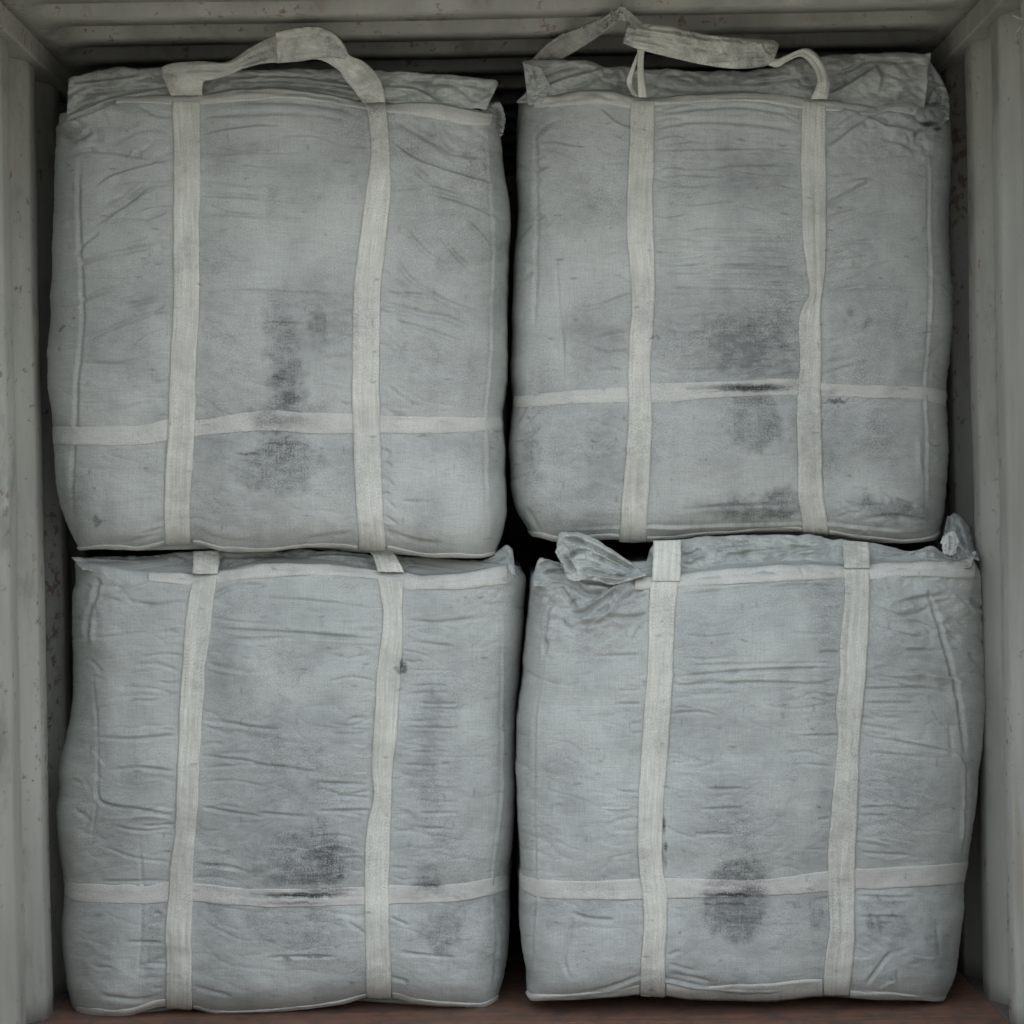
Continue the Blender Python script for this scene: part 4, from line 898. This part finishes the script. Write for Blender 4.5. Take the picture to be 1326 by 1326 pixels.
# ------------------------------------------------------------------ bottom hems: the stitched lip along the lower edge of each bag
def bottom_hem(bag, x0, x1, w):
    xs = np.linspace(x0, x1, 40)
    yb = bag.B(xs)
    w = w * (0.75 + 0.8 * np.clip(vnoise(xs / 60, xs * 0, bag.seed + 70) + 0.5, 0, 1))
    bag.webbing('bottom_hem', list(zip(xs, yb - w)), list(zip(xs, yb - 0.4)), 260, 8, off=1.5, thick=4, mat=M_HEM, vertical=False, curl=2.0, wave=2.0)
for bag, spans in ((UL, ((100, 213, 5), (250, 463, 4), (502, 641, 5))), (UR, ((672, 802, 6), (838, 1039, 5), (1074, 1218, 6))),
                   (LL, ((98, 214, 9), (250, 474, 4), (508, 644, 6))), (LR, ((683, 828, 9), (863, 1065, 16), (1101, 1227, 7)))):
    for x0, x1, w in spans:
        bottom_hem(bag, x0, x1, w)

# ------------------------------------------------------------------ top skirts (the loose duffle cloth above the hem) and lifting loops
def skirt(bag, up, low, d_up, d_low, strokes, seed, thick=5, roll=7.0, noise=13.0, mat=None, nl=320, nw=60, name='top_skirt', nscale=40, dirt=0.08):
    if name == 'top_skirt':
        low = [(x, y + 7) for x, y in low]; d_low += 0.022
        strokes = list(strokes)
    A = [(x, y, d_up) for x, y in up]; B = [(x, y, d_low) for x, y in low]
    return free_sheet(name, A, B, bag.root, mat or M_SKIRT, nl, nw, thick=thick, strokes=strokes, seed=seed, roll=roll, noise=noise, nscale=nscale, dirt=dirt)

# upper left
skirt(UL, [(89, 103), (100, 98), (145, 89), (211, 88), (290, 89), (380, 89), (423, 90), (518, 93), (581, 96), (638, 103), (645, 109)],
      [(86, 152), (108, 142), (150, 132), (217, 121), (290, 116), (380, 117), (450, 122), (500, 124), (560, 128), (600, 132), (630, 134)], 0.06, 0.005,
      [('f', [(70, 158), (110, 140), (150, 125), (216, 113)], 2.8, 8), ('g', [(100, 122), (150, 117), (214, 112)], 2.4, 7), ('f', [(95, 108), (130, 104), (180, 98)], 2.6, 6), ('g', [(290, 100), (360, 98), (440, 106), (500, 118)], 2.2, 7), ('g', [(300, 106), (380, 105), (470, 116)], 2.0, 7), ('g', [(325, 112), (400, 112), (460, 122)], 2.0, 6), ('f', [(495, 112), (540, 115), (578, 138)], 2.6, 7), ('g', [(520, 104), (570, 106), (600, 118), (618, 138)], 2.4, 6), ('g', [(545, 110), (590, 108), (630, 112)], 2.4, 6), ('r', [(610, 136), (625, 132), (638, 122)], 3, 5), ('g', [(84, 128), (96, 118), (110, 112)], 2.4, 6)], 21)
# loose lug at its right corner
skirt(UL, [(622, 140), (634, 132), (645, 130), (652, 140), (652, 160)], [(636, 172), (640, 172), (646, 176), (650, 176), (646, 178)], 0.09, 0.11, [('g', [(640, 140), (645, 152), (644, 168)], 2.2, 7)], 22, nl=60, nw=30, roll=4, noise=12, nscale=14, name='corner_flap', dirt=0.4)
LOOP = dict(nl=200, nw=16, along_v=True)
ul_loop = free_sheet('lifting_loop', [(221, 124, 0.012), (213, 106, -0.012), (208, 90, -0.012), (222, 82, -0.02), (260, 79, -0.02), (294, 80, -0.03), (325, 61, -0.05), (359, 45, -0.08), (400, 42, -0.09), (430, 47, -0.08), (452, 71, -0.05), (472, 80, -0.02), (489, 97, -0.03), (496, 113, -0.028), (499, 132, -0.015)],
           [(262, 124, 0.012), (262, 112, -0.012), (264, 106, -0.012), (270, 104, -0.02), (276, 103, -0.02), (294, 98, -0.025), (318, 88, -0.04), (345, 82, -0.06), (385, 80, -0.07), (412, 77, -0.065), (437, 90, -0.04), (447, 104, -0.02), (456, 114, -0.03), (463, 124, -0.028), (470, 134, -0.015)],
           UL.root, M_TAPE, thick=4, bulge=4, ridge=2.2, seed=31, noise=4, nscale=25, strokes=[('g', [(225, 92), (260, 90), (292, 90)], 2, 4), ('g', [(300, 84), (340, 66), (365, 58)], 1.8, 4), ('g', [(310, 86), (345, 74), (365, 66)], 1.6, 4)], dirt=0.3, **LOOP)
free_sheet('loop_sleeve', [(357, 42, -0.10), (380, 37, -0.11), (409, 35, -0.11), (430, 42, -0.105), (444, 56, -0.09), (452, 71, -0.07)],
           [(359, 82, -0.085), (380, 80, -0.09), (409, 76, -0.09), (425, 74, -0.085), (437, 75, -0.08), (446, 77, -0.07)], ul_loop, M_TAPE, nl=90, nw=20, thick=22, bulge=8, ridge=3.5, seed=32, noise=5, nscale=14, dirt=0.34, along_v=True)
# upper right
skirt(UR, [(677, 79), (691, 77), (755, 77), (784, 86), (819, 86), (845, 90), (900, 91), (980, 91), (1030, 78), (1065, 73), (1098, 69), (1140, 69), (1206, 68)],
      [(684, 128), (700, 126), (735, 120), (784, 117), (819, 122), (858, 124), (900, 123), (980, 121), (1043, 122), (1070, 125), (1126, 138), (1170, 133), (1196, 140)], 0.07, 0.005,
      [('f', [(690, 118), (712, 108), (740, 98), (780, 88)], 3, 9), ('g', [(684, 100), (700, 98), (725, 90), (750, 84)], 2.6, 8), ('g', [(735, 117), (760, 108), (785, 92)], 2.4, 6), ('g', [(800, 90), (806, 105), (800, 116)], 2.4, 6), ('g', [(845, 112), (900, 118), (980, 116)], 2.4, 5), ('g', [(860, 98), (890, 96), (920, 106)], 2.8, 6), ('g', [(960, 108), (1010, 104), (1050, 98)], 2.4, 7), ('f', [(1072, 122), (1098, 108), (1135, 84)], 3.2, 10), ('f', [(1135, 84), (1142, 100), (1138, 122)], 3.2, 8), ('g', [(1076, 98), (1100, 90), (1125, 78), (1160, 80), (1200, 78)], 2.4, 7), ('g', [(1080, 108), (1100, 104)], 2.2, 6), ('r', [(1202, 80), (1200, 100), (1206, 112)], 2.6, 5), ('g', [(1160, 128), (1180, 120), (1196, 128)], 2.6, 6)], 24)
skirt(UR, [(1204, 80), (1212, 92), (1222, 106), (1229, 122), (1230, 134)], [(1186, 150), (1192, 152), (1206, 158), (1218, 160), (1228, 152)], 0.09, 0.06, [('g', [(1206, 110), (1198, 132), (1190, 148)], 2.4, 8), ('g', [(1218, 120), (1212, 145)], 2.2, 7), ('g', [(1190, 138), (1210, 136), (1230, 140)], 2.2, 7), ('g', [(1194, 150), (1214, 148), (1230, 150)], 2, 6)], 25, nl=80, nw=60, roll=4, noise=12, nscale=18, name='corner_flap', dirt=0.25)
skirt(UR, [(676, 80), (681, 97), (684, 112), (668, 132)], [(700, 88), (706, 100), (712, 114), (700, 132)], 0.06, 0.02, [('g', [(684, 84), (690, 100), (690, 120)], 2.2, 6)], 26, nl=60, nw=30, roll=3, noise=8, nscale=16, name='corner_flap', dirt=0.15)
ur_loop = free_sheet('lifting_loop', [(825, 58, -0.08), (825, 74, -0.06), (825, 95, -0.03), (826, 126, -0.02)], [(836, 58, -0.08), (834, 74, -0.06), (834, 95, -0.03), (838, 126, -0.02)], UR.root, M_TAPE, nl=60, nw=8, thick=6, bulge=3, ridge=1, seed=33, along_v=True)
free_sheet('lifting_loop', [(824, 70, -0.055), (816, 90, -0.03), (811, 106, -0.008), (818, 122, -0.018)], [(829, 72, -0.055), (821, 92, -0.03), (819, 108, -0.008), (826, 124, -0.018)], UR.root, M_TAPE, nl=60, nw=8, thick=6, bulge=2, ridge=1, seed=34, along_v=True)
free_sheet('loop_sleeve', [(814, 30, -0.12), (830, 30, -0.12), (871, 35, -0.11), (922, 46, -0.09), (980, 51, -0.07), (1000, 52, -0.06), (1009, 58, -0.05)],
           [(808, 56, -0.10), (825, 63, -0.10), (871, 75, -0.09), (912, 84, -0.075), (950, 89, -0.06), (985, 87, -0.05), (1002, 80, -0.045)], ur_loop, M_TAPE, nl=200, nw=30, thick=34, bulge=12, ridge=5, seed=35, noise=6, nscale=15,
           strokes=[('g', [(812, 42), (850, 46), (900, 56)], 1.6, 7), ('g', [(811, 50), (840, 54), (870, 62)], 1.5, 6), ('g', [(912, 80), (950, 76), (998, 72)], 1.6, 7), ('g', [(936, 64), (945, 72)], 1.5, 5), ('f', [(985, 52), (992, 66), (1000, 72)], 2, 6), ('g', [(830, 36), (880, 42), (930, 54)], 1.5, 4)], dirt=0.36, along_v=True)
free_sheet('lifting_loop', [(978, 66, -0.035), (1003, 76, -0.04), (1021, 70, -0.04), (1043, 62, -0.04), (1059, 71, -0.025), (1070, 89, -0.03), (1075, 106, -0.03), (1072, 128, -0.018)],
           [(978, 76, -0.035), (1004, 87, -0.04), (1021, 79, -0.04), (1036, 73, -0.04), (1047, 80, -0.025), (1056, 94, -0.03), (1058, 108, -0.03), (1050, 128, -0.018)], UR.root, M_TAPE, nl=140, nw=12, thick=12, bulge=7, ridge=2, seed=36, noise=3, nscale=14, along_v=True,
           strokes=[('g', [(1010, 80), (1040, 68), (1060, 86), (1066, 112)], 1.5, 4)])
free_sheet('lifting_loop', [(686, 80, 0.14), (717, 51, 0.04), (763, 32, -0.12), (790, 17, -0.24), (806, 10, -0.29), (818, 17, -0.25), (834, 32, -0.10)],
           [(712, 84, 0.14), (743, 68, 0.04), (780, 44, -0.10), (798, 30, -0.20), (807, 24, -0.24), (815, 28, -0.21), (824, 42, -0.08)], UR.root, M_TAPE, nl=140, nw=16, thick=6, bulge=6, ridge=5, seed=37, noise=5, nscale=12, along_v=True, dirt=0.45,  # rear loop, toned a darker grey than the other loops
           strokes=[('g', [(770, 36), (800, 14), (826, 34)], 1.4, 8), ('g', [(778, 40), (800, 22), (820, 36)], 1.4, 8)])
# lower left: pressed flat under the bag on top
skirt(LL, [(93, 722), (140, 721), (200, 719), (250, 715), (300, 713), (350, 712), (420, 713), (480, 716), (520, 720), (580, 727), (630, 722), (655, 705), (664, 708)],
      [(106, 729), (140, 736), (192, 741), (246, 741), (285, 738), (350, 732), (420, 732), (492, 735), (525, 737), (580, 747), (609, 744), (656, 735), (668, 738)], 0.09, 0.015,
      [('f', [(110, 722), (180, 726), (244, 736)], 2.2, 8), ('g', [(140, 728), (190, 732), (240, 728)], 2, 7), ('g', [(290, 722), (360, 720), (420, 724)], 1.8, 7), ('f', [(386, 722), (430, 718), (480, 722)], 2, 7), ('g', [(540, 734), (600, 738), (650, 726)], 2, 8), ('g', [(600, 730), (640, 726), (658, 716)], 2, 7)], 27, nl=320, nw=30, roll=3, noise=12, nscale=26)
for bag, A, B, sd in ((LL, [(250, 714), (250, 726), (249, 742)], [(284, 713), (284, 726), (282, 742)], 41), (LL, [(478, 712), (484, 722), (489, 740)], [(506, 710), (514, 722), (523, 740)], 42),
                      (LR, [(846, 700), (846, 722), (844, 752)], [(882, 699), (882, 722), (881, 752)], 43), (LR, [(1091, 700), (1092, 712), (1093, 735)], [(1125, 702), (1126, 712), (1127, 735)], 44)):
    dA = [(x, y, d) for (x, y), d in zip(A, (0.05, 0.025, -0.006))]; dB = [(x, y, d) for (x, y), d in zip(B, (0.05, 0.025, -0.006))]
    free_sheet('lifting_loop', dA, dB, bag.root, M_TAPE, nl=60, nw=14, thick=4, bulge=2, ridge=1.5, seed=sd, noise=4, nscale=18, along_v=True, dirt=0.14)
# lower right
skirt(LR, [(691, 742), (698, 723), (708, 724), (724, 730), (745, 733), (790, 735), (832, 732), (846, 706), (884, 697), (930, 694), (1020, 692), (1090, 697), (1130, 704), (1180, 714), (1206, 708), (1228, 718), (1264, 712)],
      [(690, 752), (700, 752), (722, 752), (740, 752), (780, 750), (830, 748), (850, 745), (884, 741), (930, 739), (1020, 735), (1090, 731), (1130, 728), (1180, 730), (1206, 731), (1228, 730), (1258, 726)], 0.085, 0.008,
      [('f', [(884, 728), (920, 712), (980, 704)], 2.6, 8), ('g', [(884, 722), (910, 710)], 2, 7), ('g', [(940, 720), (1010, 712), (1090, 708)], 2.6, 8), ('f', [(1000, 728), (1040, 712), (1090, 706)], 2.8, 8), ('g', [(1130, 712), (1160, 720), (1200, 716)], 2.4, 6), ('f', [(1170, 730), (1200, 712), (1230, 726)], 2.4, 6), ('g', [(695, 735), (715, 728), (735, 735)], 2.2, 7), ('g', [(700, 742), (730, 740), (760, 748)], 2.2, 7), ('g', [(834, 708), (842, 725), (838, 740)], 2.2, 8), ('g', [(1205, 738), (1260, 728)], 2, 4)], 28, noise=12, nscale=30)
skirt(LR, [(722, 692), (727, 688), (738, 689), (756, 692), (790, 711), (834, 738)], [(721, 714), (731, 734), (738, 750), (772, 752), (796, 757), (836, 743)], 0.02, -0.022,
      [('r', [(726, 692), (752, 695), (790, 714), (830, 738)], 2.2, 8), ('g', [(728, 698), (752, 702), (790, 721), (824, 739)], 1.8, 8), ('f', [(727, 700), (738, 712), (736, 724)], 2.4, 9), ('f', [(740, 714), (750, 702), (757, 706)], 2.4, 9), ('g', [(736, 722), (750, 714), (772, 716)], 2.0, 8),
       ('f', [(748, 728), (768, 732), (800, 744)], 3.0, 11), ('f', [(742, 740), (765, 742), (800, 748), (828, 744)], 2.6, 10), ('g', [(760, 716), (785, 726), (812, 738)], 2.0, 8), ('g', [(727, 716), (735, 726), (746, 744)], 2.2, 9)], 29, nl=110, nw=60, roll=4, noise=11, nscale=24, name='corner_flap', dirt=0.12)
skirt(LR, [(1220, 706), (1226, 692), (1236, 686), (1243, 697), (1244, 702)], [(1221, 716), (1226, 718), (1233, 719), (1238, 715), (1239, 708)], -0.01, -0.005, [('g', [(1230, 692), (1232, 704), (1230, 714)], 1.6, 4)], 30, nl=50, nw=24, roll=4, noise=5, nscale=10, name='corner_tuft', dirt=0.0)
skirt(LR, [(1224, 690), (1230, 668), (1242, 668), (1256, 684), (1262, 706), (1266, 712)], [(1226, 712), (1234, 720), (1240, 722), (1250, 722), (1262, 722), (1268, 724)], 0.20, 0.06, [('g', [(1240, 680), (1248, 700), (1252, 716)], 2.2, 8)], 31, nl=70, nw=40, roll=4, noise=14, nscale=20, name='corner_flap', dirt=0.5)

# ------------------------------------------------------------------ frayed rope end caught under the top rail, upper right
rope = thing('rope_scrap', 'pale frayed rope end hanging under the top rail at the upper right corner', 'rope', tuple(to_world(1322, 22, -0.42)))
for i, pts in enumerate(([(1312, 20), (1319, 23), (1326, 27), (1334, 30)], [(1317, 42), (1321, 36), (1325, 31), (1332, 26)], [(1322, 24), (1328, 18), (1336, 14)])):
    A = [(x, y - 1.8, -0.43) for x, y in pts]; B = [(x, y + 1.8, -0.43) for x, y in pts]
    free_sheet('strand', A, B, rope, M_ROPE, nl=24, nw=8, thick=5, bulge=3, seed=50 + i, along_v=True)
